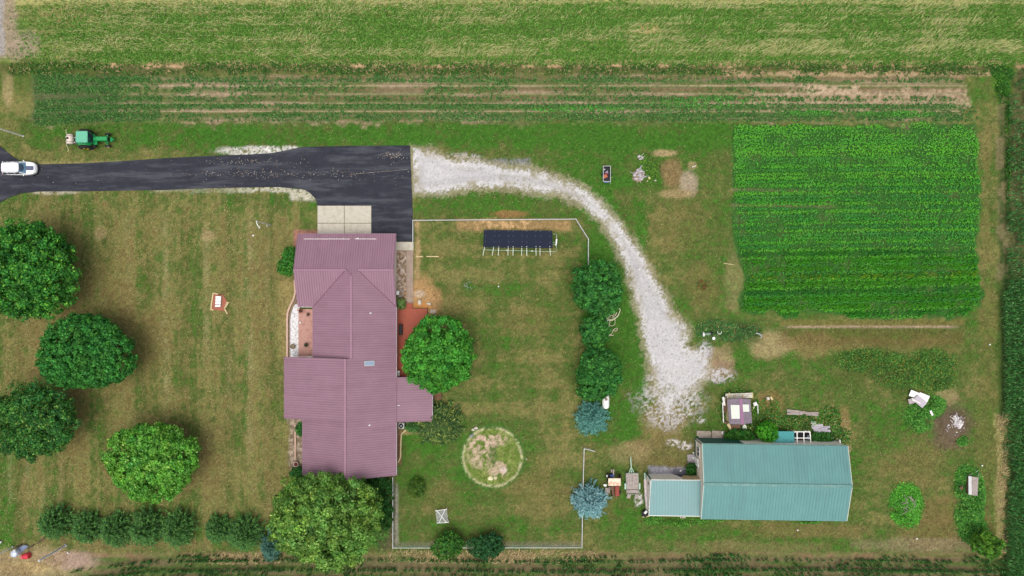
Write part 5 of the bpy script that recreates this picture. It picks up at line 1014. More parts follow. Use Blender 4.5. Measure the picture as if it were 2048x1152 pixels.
def mound(name, label, px, py, rx, ry, h, m, seed, cat="heap", bits=None, nb=60):
    G = MB(); rr = random.Random(seed); c = U(px, py); rings = []; nn = 28; noise = [rr.uniform(.8, 1.2) for _ in range(nn)]
    for q, z in ((1.0, -.05), (.85, .25), (.62, .6), (.35, .88), (.1, 1)): rings.append([c + Vector((math.cos(6.283 * k / nn) * rx / K * q * noise[k] * rr.uniform(.92, 1.08), math.sin(6.283 * k / nn) * ry / K * q * noise[k] * rr.uniform(.92, 1.08), h * z * rr.uniform(.8, 1.15) if z > 0 else z)) for k in range(nn)])
    t = thing(name, label, cat, c); G.loft(rings, False, True, True); G.build("mound", m[0], t)
    G = MB()
    for i in range(nb):
        a = rr.uniform(0, 6.28); q = math.sqrt(rr.random()) * .85; s_ = rr.uniform(.08, .22); p = c + Vector((math.cos(a) * q * rx / K, math.sin(a) * q * ry / K, h * (1 - q * .85) + .04)); th = rr.uniform(0, 3.14)
        if rr.random() < .5: G.beam(p, p + Vector((math.cos(th), math.sin(th), rr.uniform(-.1, .2))) * s_ * 3.4, .05, .04)
        else: G.blob(p, (s_, s_ * .8, s_ * .5), i, 6, 4)
    G.build("rubble", m[1], t)
mound("ash_heap", "burnt heap with pale ash on a dark ring at the far right", 1909, 851, 22, 26, .6, (M['dirt'], M['ash']), 3, nb=40); mound("ash_heap", "white ash in the middle of the burnt heap at the far right", 1911, 846, 13, 15, .8, (M['ash'], M['trim_white']), 4, nb=70)
mound("rubble_heap", "white and grey rubble heap left of the weeds near the small black cart", 1278, 350, 13, 14, .45, (mat('pinkish_dust', S(140, 122, 108), 1, var=.3, scale=5), mat("white_rubble", S(176, 172, 176), .9, var=.2)), 7, nb=60); mound("rubble_heap", "small pale rubble spot above the larger heap near the black cart", 1280, 315, 6, 5, .3, (M['dirt'], M['ash']), 9, nb=16)
tag(MB().tube([U(1297, 357, .1), U(1300, 355, .15)], .2, 7).build("log", mat("yellow_log", S(204, 200, 140), .9)), "short yellowish log right of the white rubble heap", "log"); tag(MB().beam(U(1294, 363, .1), U(1296, 361, .1), .12, .1).build("stick", M['tan_wood']), "pale stick below the yellowish log", "stick"); tag(MB().blob(U(1311, 361, .1), (.15, .1, .1), 3).build("pebble", M['stone']), "pale stone at the lower right of the rubble heap weeds", "stone")
tag(MB().tube([U(1319, 332, .3), U(1321.5, 334.5, .1)], .06, 6).build("pipe_end", M['black']), "short dark pipe end right of the heap weeds", "pipe"); tag(MB().tube([U(1384, 334.5, .05), U(1388, 332.5, .1), U(1391, 331.5, .05)], .05, 6).build("stick", M['trim_white']), "short white stick on the bare patch left of the garden", "stick")
hu = thing("hutch", "grey-brown wooden hutch among tall weeds at the right edge", "hutch", U(1946, 972)); a_, b2, c_, d_ = U(1937, 952, 1.25), U(1957, 955, 1.15), U(1955, 992, 1.15), U(1937.5, 989, 1.25)
G = MB(); e1, e2 = U(1943, 953, 1.4), U(1943.5, 990, 1.4); G.slab([e1, b2, c_, e2], .08); G.build("roof", M['old_wood'], hu); G = MB(); G.slab([a_, e1, e2, d_], .07); G.build("roof_strip", mat("pale_roof_strip", S(196, 196, 196), .7, var=.1), hu); G = MB(); G.box(((a_.x + c_.x) / 2, (a_.y + c_.y) / 2, .58), (1.15, 2.35, 1.1)); G.build("body", M['brown_wood'], hu)
G = MB(); G.beam(U(1938, 950, 1.0), U(1944, 947, .6), .08, .05); G.beam(U(1957, 954, 1.0), U(1958, 946, .8), .08, .05); G.build("handle", M['old_wood'], hu)
tag(MB().slab([U(1918, 976, .6), U(1927, 971, .7), U(1925, 981, .6)], .08).build("broken_board", M['brown_wood']), "brown triangular broken board in the weeds left of the hutch", "board")
for i, (x, y, l) in enumerate(((1952, 943, "white bucket lid above the hutch"), (1963.5, 931, "white bottle at the top of the weed strip"), (1979, 689, "white speck of rubbish on the grass track right of the dark weeds"), (1833, 1077, "white rubbish speck below the oval weed mound"), (1595, 1060, "white rubbish speck below the barn"), (1279, 539, "white stone on the gravel track"), (107, 1102 + 1, "white golf ball sized cap near the pale bottom left pole"), (997, 473 + 100, "tiny white tag in the back yard"))):
    if i in (6,): x, y = 136.5, 1105
    tag(MB().lathe(U(x, y, 0), [(.1, 0), (.11, .12), (.05, .16), (0, .16)], 10).build("litter", M['white_plastic']), l, "litter")
# flower bed objects
tag(MB().tube([U(1405, 669, .4), U(1422, 667, .5)], .16, 10).build("drum", mat("pale_green_drum", S(120, 140, 122), .7)), "greenish pipe lying in the flower bed", "pipe"); tag(MB().tube([U(1421, 667, .5), U(1424.5, 667, .5)], .22, 10).build("bucket", M['black']), "black bucket mouth at the end of the greenish pipe", "bucket"); tag(MB().blob(U(1407.5, 669.5, .6), (.14, .3, .12), 5).build("white_figure", M['white_plastic']), "white ornament on the left end of the greenish pipe", "ornament")
tag(MB().lathe(U(1427, 676.5, .2), [(.2, 0), (.24, .14), (.2, .2), (.06, .2), (0, .12)], 12).build("white_bowl", M['white_plastic']), "white bowl at the lower edge of the flower bed", "bowl"); G = MB(); p = U(1439, 664, .3); G.tube([p + Vector((math.cos(a) * .28, math.sin(a) * .28, 0)) for a in np.linspace(0, 6.28, 18)], .06, 6); tag(G.build("wire_ring", M['pale_metal']), "pale ring in the middle of the flower bed", "ring")
G = MB(); G.tube([U(1512, 666, .2), U(1519, 668, .25), U(1524, 672, .2), U(1521, 675, .1)], .1, 8); tag(G.build("hose_end", M['grey_metal']), "curved grey pipe at the right end of the flower bed", "pipe"); tag(MB().tube([U(1447, 526, .15), U(1468, 529.5, .15)], .05, 6).build("marker_stake", M['tan_wood']), "thin pale stake lying at the left edge of the garden", "stake")

# ------------------------------------------------------------------ FENCES
def fence(name, label, pts, z=1.15, gates=()):
    W = [U(x, y, z) for x, y in pts]; t = thing(name, label, "fence", Vector((W[0].x, W[0].y, 0)))
    for i in range(len(W) - 1):
        a, c = W[i], W[i + 1]; L = (c - a).length; n = max(1, round(L / 2.6)); G = MB(); G.tube([a, c], .045, 6); G.build("rail", M['pale_metal'], t)
        for k in range(n + (i == len(W) - 2)):
            p = a.lerp(c, k / n); G = MB(); G.tube([(p.x, p.y, -.1), (p.x, p.y, z + .08)], .045, 6); G.build("post", M['pale_metal'], t)
        G = MB(); d = (c - a).normalized(); m = int(L / .22)
        for k in range(m):
            p = a + d * (k * .22); q = a + d * min(k * .22 + z * .9, L); r_ = a + d * max(k * .22 - z * .9, 0); G.beam((p.x, p.y, .03), (q.x, q.y, z), .012, .012); G.beam((p.x, p.y, .03), (r_.x, r_.y, z), .012, .012)
        G.build("mesh", M['grey_metal'], t)
    return t
fence("chain_link_fence", "pale fence along the top of the back yard, bending down at its right end", [(825.5, 484), (825.5, 440.5), (1152, 438), (1177, 478), (1177, 540)])
fence("chain_link_fence", "wire fence along the bottom and lower right side of the back yard", [(1168.5, 898), (1165.5, 1000), (1164, 1095.5), (785.5, 1096), (785.5, 955)])
fence("fence_gate", "short open wire gate at the top of the lower right fence", [(1169, 897.5), (1190, 903)])
tag(MB().beam(U(832, 513, .06), U(846, 513, .06), .14, .08).build("timber", M['tan_wood']), "short tan timber in the yard grass, nearer the brick path", "timber"); tag(MB().beam(U(853, 513, .06), U(878, 513, .06), .14, .08).build("timber", M['tan_wood']), "longer tan timber in the yard grass, in line with the short one", "timber")

# ------------------------------------------------------------------ SOLAR HEATER
so = thing("solar_heater", "dark blue solar water heater array on pale legs in the back yard", "solar panels", U(1036, 480)); ex = [968, 995.4, 1022.6, 1049.8, 1077, 1104.2]
fl = lambda p, q, s_: p + (q - p) * s_
for i in range(5):
    a, c = (ex[i] - 968) / 136.2, (ex[i + 1] - 968) / 136.2 - .0012; TL, TR_, BL_, BR_ = U(968, 460, .7), U(1104.5, 461.5, .7), U(966.5, 494.5, 1.9), U(1105.5, 496.5, 1.9)
    P = [TL.lerp(TR_, a), TL.lerp(TR_, c), BL_.lerp(BR_, c), BL_.lerp(BR_, a)]; G = MB(); G.slab(P, .06); po = G.build("panel", M['solar'], so)
    G = MB()
    for u_ in (.14, .80):
        for v_ in (.05, .33, .66): q = P[0].lerp(P[1], u_).lerp(P[3].lerp(P[2], u_), v_); G.lathe(q + Vector((0, 0, .0)), [(.024, 0), (.024, .02), (0, .03)], 8)
    G.build("bolt", M['white_plastic'], po)
feet = [966, 984.5, 996.5, 1015.8, 1026, 1043.2, 1053.6, 1072.2, 1080, 1100.8]; tops = [969.5, 987.5, 997.5, 1016.5, 1026.3, 1043.5, 1053.5, 1071.8, 1080, 1099.5]
for f_, t_ in zip(feet, tops): G = MB(); G.beam(U(t_, 493, 1.84), U(f_, 510.5, .25), .10, .1); G.build("leg", mat("pale_leg", S(206, 218, 196), .6) if f_ == 966 else bpy.data.materials["pale_leg"], so)
for t_ in tops[::2]: G = MB(); v = U(t_, 461, .66); G.beam((v.x, v.y, 0), v, .08, .08); G.build("front_post", bpy.data.materials["pale_leg"], so)
G = MB(); G.tube([U(965, 499.5, .9), U(1040, 501.5, .9), U(1112.5, 503.5, .9), U(1113, 490, .9), U(1113.3, 468, .9), U(1106, 468, 1.0)], .035, 6); G.tube([U(1106, 485.5, 1), U(1112, 485.5, 1)], .03, 6); G.tube([U(1106, 489, 1), U(1112, 489, 1)], .03, 6); G.build("pipe", M['pipe_green'], so)
G = MB(); G.tube([U(1113.3, 478, 1.1), U(1112.3, 489, 1.1)], .11, 12); G.tube([U(1112, 489, 1.1), U(1111, 491.5, 1.1)], .07, 8); G.build("valve", M['white_plastic'], so); G = MB(); G.box(U(1064, 502, 1.0), (.28, .12, .12), bev=.03); G.box(U(1013.5, 500.5, 1.0), (.25, .1, .12), bev=.03); G.build("coupling", M['white_plastic'], so)

# ------------------------------------------------------------------ YARD THINGS
fs = thing("folding_stand", "white tube stand with crossed bars and grey netting on the lower yard grass", "stand", U(884, 1033)); z = .9
for a, c in (((870.3, 1021.6), (894, 1018.4)), ((873.6, 1046.3), (897.6, 1044.6))): G = MB(); G.tube([U(*a, z), U(*c, z)], .045, 8); G.build("end_bar", M['white_plastic'], fs)
for a, c in (((874, 1021, z), (893, 1045, z)), ((889.8, 1019.2, z - .08), (878, 1046, z - .08))): G = MB(); G.tube([U(*a), U(*c)], .042, 8); G.build("cross_bar", M['white_plastic'], fs)
for q in ((871, 1021.5), (893.5, 1018.5), (874.3, 1046.2), (897, 1044.7)): v = U(*q, z); MB().tube([(v.x, v.y, 0), v], .035, 6).build("leg", M['white_plastic'], fs)
G = MB(); A1, A2, B1, B2 = U(871.5, 1022, .5), U(893, 1019, .5), U(874, 1045.5, .5), U(896.5, 1044, .5)
for k in range(17): G.beam(A1.lerp(A2, k / 16), B1.lerp(B2, k / 16), .022, .01); G.beam(A1.lerp(B1, k / 16), A2.lerp(B2, k / 16), .022, .01)
G.build("netting", M['grey_metal'], fs)
vb = thing("slab_box", "four white slabs in a row inside a rough tan timber square on the front lawn", "slabs", U(438, 604))
for i in range(4): MB().box(U(437 - i * .35, 594.8 + i * 5.6, .3), (.78, .36 if i < 3 else .3, .22), R(rng.uniform(-3, 3)), bev=.03).build("slab", M['white_plastic'], vb)
G = MB()
for a, c in (((426, 587), (422, 619)), ((426, 586), (436, 588)), ((422, 619), (427, 620)), ((452, 614), (457, 604)), ((449, 617), (455, 628)), ((455, 604), (449, 618))): MB().beam(U(*a, .1), U(*c, .1), .16, .12).build("timber", M['tan_wood'], vb)
G = MB(); G.slab([U(x, y, .02) + Vector((0, 0, .03)) for x, y in ((426, 588), (446, 590), (455, 603), (449, 616), (452, 622), (436, 621), (423, 618))], .1); G.build("soil", M['terracotta'], vb)
# hose and post in the tree line
G = MB(); rr = random.Random(3); cols_ = []
pl = [(1212, 632), (1216, 638), (1222, 639.5), (1229, 637), (1236, 630), (1240, 621), (1238, 615), (1236, 617)]
sm = lambda P: [tuple(sum(c * w for c, w in zip((P[max(i - 1, 0)][k], P[i][k], P[min(i + 1, len(P) - 1)][k], P[min(i + 2, len(P) - 1)][k]), (-.5 * t + t * t - .5 * t ** 3, 1 - 2.5 * t * t + 1.5 * t ** 3, .5 * t + 2 * t * t - 1.5 * t ** 3, -.5 * t * t + .5 * t ** 3))) for k in (0, 1)) for i in range(len(P) - 1) for t in (0, .25, .5, .75)] + [P[-1]]
for k in range(4): G.tube([U(x + rr.uniform(-.4, .4), y + rr.uniform(-.5, .5) + k * .5, .9 - k * .06) for x, y in sm(pl)], .04, 6)
for pl2 in ([(1214, 630), (1219, 637), (1220, 629)], [(1222, 640), (1228, 628), (1228, 622)], [(1216, 638), (1224, 630), (1230, 640)], [(1226, 638), (1234, 624), (1231, 632)], [(1230, 637), (1230, 646), (1227, 651), (1221, 651), (1218, 647), (1222, 643)], [(1219, 640), (1219, 660), (1224, 659), (1230, 662), (1235, 659), (1233, 656), (1227, 660), (1222, 669), (1217, 667), (1217, 661), (1220, 659)], [(1217, 661), (1216, 667), (1222, 671), (1228, 670)], [(1222, 670), (1214, 674), (1209, 678)]): G.tube([U(x, y, .5 if pl2[0][1] < 642 else .08) for x, y in sm(pl2)], .038, 6)
tag(G.build("garden_hose", M['hose']), "pale tangled hose hanging beside the fence line trees", "hose")
t = thing("hose_post", "thick grey post beside the tangled hose", "post", U(1215.5, 656)); G = MB(); G.tube([U(1215.8, 656, .0), U(1214.3, 641, 1.2)], .17, 12); G.build("post", M['grey_metal'], t); MB().lathe(U(1214.3, 641, 1.2), [(.19, 0), (.16, .08), (0, .1)], 12).build("cap", M['pale_metal'], t)
t = thing("propane_tank", "white propane tank sticking out below a fence line tree", "gas tank", U(1209, 805)); G = MB(); c0 = U(1211.5, 802, .9); rings = []
for yy, r_ in ((.95, .02), (.92, .2), (.82, .36), (.65, .46), (.4, .5), (-.6, .5), (-.85, .46), (-1.02, .36), (-1.12, .2), (-1.15, .02)): rings.append([c0 + Vector((math.cos(a) * r_ + .0, yy, math.sin(a) * r_)) for a in np.linspace(0, 6.283, 21)[:-1]])
G.loft(rings); G.build("body", M['white_plastic'], t); G = MB(); G.lathe(c0 + Vector((0, .3, .45)), [(.2, 0), (.2, .12), (.14, .18), (0, .2)], 14); G.build("dome", mat("tan_dome", S(150, 128, 110), .7), t)
G = MB()
for yy in (-.7, .5): MB().box(c0 + Vector((0, yy, -.62)), (.7, .12, .5)).build("foot", M['old_concrete'], t)

# cart
ct = thing("garden_cart", "small black garden cart with a grey rim carrying bricks and a red board", "cart", U(1214, 349)); c = U(1213.3, 348, .6); G = MB()
G.box(c + Vector((0, 0, -.22)), (.95, 2.0, .06)); 
for sx in (-1, 1): G.box(c + Vector((sx * .49, 0, 0)), (.05, 2.1, .46))
for sy in (-1, 1): G.box(c + Vector((0, sy * 1.05, 0)), (1.0, .05, .46))
G.build("tray", M['black'], ct); G = MB()
for sx in (-1, 1): G.beam(c + Vector((sx * .51, -1.1, .25)), c + Vector((sx * .51, 1.1, .25)), .07, .06)
for sy in (-1, 1): G.beam(c + Vector((-.5, sy * 1.09, .25)), c + Vector((.5, sy * 1.09, .25)), .07, .06)
G.build("rim", M['grey_metal'], ct); MB().box(c + Vector((-.02, -1.2, .1)), (.72, .12, .2), bev=.03).build("tailgate", M['blue'], ct)
for sx in (-1, 1): G = MB(); G.lathe(U(1213.3, 348, .25) + Vector((sx * .62, -.1, 0)), [(.1, -.08), (.26, -.08), (.28, 0), (.26, .08), (.1, .08)], 16, 'X'); G.build("wheel", M['rubber'], ct)
G = MB(); G.tube([c + Vector((.5, -1.1, -.2)), c + Vector((.62, -1.35, -.3))], .03, 6); G.build("hitch", M['grey_metal'], ct)
tag(MB().box(c + Vector((-.2, -.32, -.05)), (.55, .45, .1), R(25), rx=R(8)).build("board", mat("orange_board", S(176, 100, 76), .8)), "orange-brown board in the lower half of the black cart", "board"); tag(MB().slab([c + Vector((-.32, .18, .02)), c + Vector((.22, .12, .02)), c + Vector((.15, .5, .04))], .1).build("slab", mat("mauve_slab", S(140, 128, 150), .8)), "mauve broken slab in the black cart", "slab"); tag(MB().box(c + Vector((-.3, .65, -.05)), (.18, .12, .1), R(40)).build("block", M['white_plastic']), "white chip in the top corner of the black cart", "block"); tag(MB().box(c + Vector((0, .0, -.12)), (.4, .25, .1), R(-15)).build("brick", mat("dark_red_brick", S(110, 48, 42), .9)), "dark red brick in the middle of the black cart", "brick")

# flatbed trailer
tr_ = thing("utility_trailer", "grey plank flatbed trailer with a pale green drawbar and ramps", "trailer", U(1264.5, 965)); z = .65; G = MB()
for k in range(2): G.box(U(1258.5 + k * 12.2, 962.5, z), (.84, 2.3, .05))
G.box(U(1265, 983, z), (1.75, .45, .05)); G.build("deck", M['old_wood'], tr_)
G = MB(); q = [U(1251.5, 946.5, z + .05), U(1276.5, 946.5, z + .05), U(1278, 988.5, z + .05), U(1253.5, 988.5, z + .05)]
for i in range(4): G.beam(q[i], q[(i + 1) % 4], .07, .12)
G.build("frame", mat("grey_green_frame", S(128, 140, 126), .8), tr_)
G = MB(); G.beam(U(1261.2, 914, .5), U(1262.4, 935, .55), .1, .1); G.beam(U(1262.4, 934, .55), U(1257.5, 946.5, .6), .08, .08); G.beam(U(1262.4, 934, .55), U(1268.8, 946.5, .6), .08, .08); G.beam(U(1262.4, 934, .5), U(1263, 945, .55), .05, .05); G.build("drawbar", M['pipe_green'], tr_); MB().box(U(1262.8, 943.5, .6), (.3, .14, .14), bev=.03).build("winch", M['pipe_green'], tr_)
for x in (1250.6, 1279.2): G = MB(); v = U(x, 972.5, .62); G.box(v, (.24, .85, .08), bev=.04); G.build("fender", M['pipe_green'], tr_); G = MB(); G.lathe(Vector((v.x, v.y, .32)), [(.1, -.09), (.3, -.09), (.32, 0), (.3, .09), (.1, .09)], 16, 'X'); G.build("wheel", M['rubber'], tr_)
for x in (1258, 1273.5): G = MB(); v = U(x, 991.5, .5); G.box((v.x, v.y, .5), (.5, .8, .05), R(-14), rx=R(15)); G.build("ramp", M['old_wood'], tr_)
# old rusty tractor with canopy
ot = thing("old_tractor", "old rusty red tractor with a rust-stained white canopy beside the trailer", "tractor", U(1228, 968)); 
MB().box(U(1229, 964, 2.0), (1.75, 1.05, .07), bev=.03).build("canopy", M['rust_white'], ot); G = MB()
for dx in (-.75, .75):
    for dy in (-.4, .4): v = U(1229, 964, 2.0) + Vector((dx, dy, 0)); G.beam((v.x, v.y, .6), (v.x, v.y, 1.98), .05, .05)
G.build("canopy_post", M['rust_red'], ot); MB().box(U(1234, 981.5, .95), (.62, 1.5, .55), bev=.1).build("hood", M['rust_red'], ot); G = MB(); G.box(U(1226, 980, .6), (.35, 1.3, .3), bev=.03); G.box(U(1222.5, 976, .5), (.5, .5, .4), bev=.05); G.build("engine", M['brown_wood'], ot)
MB().box(U(1223.5, 951.5, .9), (.5, .4, .3), bev=.08).build("seat", mat("blue_seat", S(60, 82, 150), .6), ot); G = MB(); G.box(U(1221, 951, .5), (1.2, .5, .3)); G.build("chassis", M['black'], ot)
G = MB(); G.beam(U(1227, 939, .8), U(1227, 956, .9), .2, .1); G.beam(U(1223, 939, .5), U(1223, 945, .5), .2, .1); G.build("loader_arm", M['old_wood'], ot)
for x, y, r_ in ((1217, 960, .5), (1240, 956, .5), (1239, 985, .3), (1224, 988, .3)): G = MB(); v = U(x, y, r_); G.lathe(v, [(r_ * .45, -.12), (r_, -.12), (r_ * 1.04, 0), (r_, .12), (r_ * .45, .12)], 18, 'X'); w_o = G.build("wheel", M['rubber'], ot); G = MB(); G.lathe(v, [(0, -.08), (r_ * .45, -.1), (r_ * .45, .1), (0, .08)], 14, 'X'); G.build("rim", M['rust_red'], w_o)
tag(MB().box(U(1213.5, 983, .3), (.6, 1.1, .06), R(-12), rx=R(6)).build("plywood", M['old_wood']), "grey plywood sheet leaning left of the rusty tractor", "plywood"); tag(MB().blob(U(1210.5, 970, .5), (.25, .2, .18), 4).build("bag", M['white_plastic']), "crumpled white bag above the grey plywood sheet", "bag"); tag(MB().box(U(1214, 952, .9), (.16, .35, .2), bev=.05).build("jug", M['white_plastic']), "white jug at the top left of the rusty tractor", "jug"); tag(MB().beam(U(1218, 974, .6), U(1219, 986, .6), .1, .08).build("plank", M['old_wood']), "narrow grey plank left of the tractor's red hood", "plank")

# ------------------------------------------------------------------ POLES and bottom left corner things
def pole(name, label, px, py, h, r, m, cat="pole"):
    p = U(px, py); t = thing(name, label, cat, p); G = MB(); G.tube([p - Vector((0, 0, .1)), p + Vector((0, 0, h))], r, 10, r * .8); G.build("shaft", m, t); G = MB(); G.lathe(p, [(r * 1.5, 0), (r * 1.4, .08), (r * 1.1, .1)], 10); G.build("collar", m, t)
    G = MB(); G.lathe(p + Vector((0, 0, h)), [(r * .95, -.25), (r * .95, .05), (0, .08)], 10); G.build("cap", m, t); return t
pole("pole", "slim white pole on the grass above the white car, leaning out of the left edge", 46, 272, 8.0, .1, M['white_plastic']); pole("pole", "thick pale pole with a collar at the bottom left, right of the red barrels", 131, 1091, 5.6, .13, mat("bluish_pole", S(206, 210, 220), .5)); pole("pole", "thin white pole at the bottom left edge, left of the silver tank", 25, 1094, 4.6, .08, M['white_plastic'])
lp = thing("lamp_post", "white yard lamp post with a bent arm on the upper front lawn", "lamp post", U(541, 450)); p = U(541, 450); G = MB(); G.tube([p, p + Vector((0, 0, 5.5))], .1, 10, .08); G.build("shaft", M['pale_metal'], lp); top = p + Vector((0, 0, 5.5)); G = MB(); G.tube([top, top + Vector((.1, -.35, .1)), top + Vector((.3, -.75, 0))], .05, 8); G.build("arm", M['white_plastic'], lp); MB().lathe(top + Vector((.33, -.8, -.1)), [(.05, .15), (.14, .05), (.16, -.08), (0, -.1)], 12).build("lamp_head", M['white_plastic'], lp); MB().lathe(U(534, 452, 1.2), [(0, -.1), (.11, 0), (0, .12)], 10).build("sensor", M['white_plastic'], lp)
tag(MB().lathe(U(507, 471, .0), [(.12, 0), (.12, .2), (0, .22)], 10).build("cleanout_cap", M['white_plastic']), "small white cap in a green patch of the front lawn below the lamp", "pipe cap")
tk = thing("fuel_tank", "silver-grey round tank at the bottom left corner", "tank", U(30, 1103)); G = MB(); c = U(27.5, 1108, 1.1); c.z = 0; G.lathe(c, [(.5, .25), (.52, .4), (.52, 1.05), (.42, 1.2), (.15, 1.26), (0, 1.27)], 24); G.build("body", mat("silver_tank", S(188, 196, 212), .45, .25, var=.12), tk); G = MB(); G.lathe(c + Vector((0.06, .45, .9)), [(.2, 0), (.22, .2), (.12, .3), (0, .3)], 14); G.build("hatch", M['pale_metal'], tk); G = MB()
for a in (0, 2.1, 4.2): MB().beam(c + Vector((math.cos(a) * .4, math.sin(a) * .4, 0)), c + Vector((math.cos(a) * .4, math.sin(a) * .4, .3)), .08, .08).build("leg", M['grey_metal'], tk)
tag(MB().slab([U(33, 1098, .5), U(48, 1090, .3), U(57, 1092, .15), U(42, 1106, .3)], .05).build("tarp", M['tarp']), "blue-grey tarp right of the silver tank", "tarp")
G = MB(); G.tube([U(50, 1112.5, .45), U(59, 1111, .45)], .42, 16); bb = G; tag(bb.build("barrel", M['red']), "bigger red barrel at the bottom left corner", "barrel"); tag(MB().tube([U(44.5, 1113.5, .3), U(48, 1113, .3)], .36, 14).build("barrel", mat("paler_red", S(206, 84, 96), .45)), "smaller paler red barrel touching the bigger one", "barrel")
for a, c, l in (((74, 1087), (90, 1076), "dark timber right of the tarp, the highest of three"), ((55, 1097), (67, 1090), "dark timber just right of the tarp, middle of three"), ((27, 1097), (43, 1089), "dark timber above the silver tank")): tag(MB().beam(U(*a, .3), U(*c, .3), .16, .14).build("timber", mat("dark_timber" + l[-3:], S(74, 58, 54), .9)), l, "timber")
tag(MB().slab([U(-6, 1082, .3), U(4, 1083, .3), U(0, 1088, .3), U(-8, 1090, .3)], .06).build("sheet_metal", M['grey_metal']), "grey sheet corner at the left edge above the white pole", "sheet")

# ------------------------------------------------------------------ SUV
car = thing("suv", "white SUV with a dark bonnet decal standing at the left end of the driveway", "car", Vector((-69.78, 16.96, .05)), rz=R(0))
def se(cx, hx, hy, z, n=36, e=.38, nose=.0):
    out = []
    for k in range(n):
        a = 2 * math.pi * k / n; ca, sa = math.cos(a), math.sin(a); x = cx + hx * math.copysign(abs(ca) ** e, ca); y = hy * math.copysign(abs(sa) ** e, sa)
        if x > cx: x -= nose * (abs(y) / hy) ** 2.2
        out.append(Vector((x, y, z)))
    return out
H = MB(local=True); rings = []
for z, hx, hy in ((.28, 2.30, .90), (.45, 2.40, .95), (.70, 2.42, .965), (.90, 2.38, .95), (1.0, 2.30, .91)): rings.append(se(0, hx, hy, z, e=.42, nose=.28))
for i, r_ in enumerate(rings):
    for p in r_:
        if p.x > .9 and i >= 3: p.z -= (p.x - .9) * .07
H.loft(rings, True, True, True); H.build("body", M['white_paint'], car)
H = MB(local=True); H.loft([se(-.60, 1.66, .88, .97, e=.36, nose=.12), se(-.66, 1.48, .80, 1.35, e=.36, nose=.1), se(-.70, 1.24, .72, 1.62, e=.36, nose=.06)], False, True, True); H.build("windows", M['glass'], car)
H = MB(local=True); H.loft([se(-.74, 1.22, .735, 1.58, e=.36), se(-.74, 1.24, .735, 1.66, e=.36), se(-.74, 1.12, .66, 1.70, e=.36)], True, True, True); H.build("roof", M['white_paint'], car)
for s_ in (-1, 1):
    for q in (((.50, s_ * .72, 1.62), (1.08, s_ * .84, 1.0), .09, .06), ((-.3, s_ * .76, 1.60), (-.28, s_ * .89, 1.0), .1, .04), ((-1.2, s_ * .76, 1.6), (-1.25, s_ * .89, 1.0), .1, .04), ((-1.86, s_ * .70, 1.6), (-2.18, s_ * .82, 1.0), .3, .05)): H = MB(local=True); H.beam(*q); H.build("pillar", M['white_paint'], car)
H = MB(local=True); H.slab([(.47, -.64, 1.645), (1.06, -.76, 1.035), (1.06, .76, 1.035), (.47, .64, 1.645)], .02); H.build("windshield", mat("windshield_glass", S(84, 122, 146), .15, 0, spec=.8, var=.12, scale=2), car)
H = MB(local=True); H.box((1.6, 0, .983), (1.0, .62, .02), ry=R(4)); H.build("hood_decal", mat("dark_decal", S(84, 92, 116), .5), car)
for s_ in (-1, 1):
    H = MB(local=True); H.tube([(-1.8, s_ * .62, 1.74), (.3, s_ * .62, 1.74)], .025, 6); H.build("roof_rail", M['grey_metal'], car); H = MB(local=True); H.box((.75, s_ * 1.03, 1.02), (.16, .2, .14), bev=.04); H.build("mirror", M['white_paint'], car)
    H = MB(local=True); H.box((2.05, s_ * .70, .84), (.3, .22, .10), R(-38 * s_), bev=.03); H.build("headlight", M['grey_metal'], car); H = MB(local=True); H.box((-2.33, s_ * .75, .8), (.1, .2, .25), bev=.02); H.build("tail_light", M['red'], car)
    for x in (-1.45, 1.45): H = MB(local=True); H.lathe((x, s_ * .86, .34), [(.18, -.11), (.34, -.11), (.36, 0), (.34, .11), (.18, .11)], 20, 'Y'); wo = H.build("wheel", M['rubber'], car); H = MB(local=True); H.lathe((x, s_ * .86, .34), [(0, -.1), (.2, -.12), (.2, .12), (0, .1)], 14, 'Y'); H.build("rim", M['grey_metal'], wo)
H = MB(local=True)
for k in range(7): H.box((2.28 - .02 * abs(k - 3), (k - 3) * .13, .86), (.08, .07, .1))
H.build("grille", M['black'], car); H = MB(local=True); H.box((0, 0, .3), (4.3, 1.7, .12)); H.build("underbody", M['black'], car)

# ------------------------------------------------------------------ TRACTOR
tx, ty = -59.8, 21.02
T_ = thing("tractor", "green tractor with a cab and yellow rear hubs parked on the grass above the driveway", "tractor", (tx, ty, 0))
def tb(): return MB(local=True)
H = tb(); H.box((0, 0, 2.72), (1.66, 1.62, .18), bev=.17); H.build("cab_roof", M['trac_top'], T_)
H = tb(); H.loft([[Vector((x, y, z)) for x, y in ((-.72 * k, -.68 * k), (.74 * k, -.62 * k), (.74 * k, .62 * k), (-.72 * k, .68 * k))] for z, k in ((1.2, .95), (2.0, 1.05), (2.64, 1.0))], True, True, False); H.build("cab_glass", M['glass'], T_)
H = tb()
for sx, sy in ((-1, -1), (1, -1), (1, 1), (-1, 1)): H.beam((sx * .72, sy * .66, 1.1), (sx * .74, sy * .68, 2.66), .07, .07)
H.box((.05, 0, 1.05), (1.6, 1.35, .35), bev=.06); H.build("cab_frame", M['trac_green'], T_)
H = tb(); H.box((1.86, 0, 1.32), (2.0, .62, .62), bev=.09); H.box((1.9, 0, .85), (1.9, .42, .5), bev=.05); H.box((.95, -.48, 1.05), (.45, .6, .16), bev=.05); H.build("hood", M['trac_green'], T_)
H = tb(); H.box((2.88, 0, 1.3), (.1, .55, .5), bev=.03); H.build("grille", M['black'], T_); H = tb(); H.box((3.08, 0, .85), (.3, .62, .3), bev=.05); H.box((3.32, 0, .85), (.22, .25, .22), bev=.06); H.build("front_weight", M['trac_green'], T_)
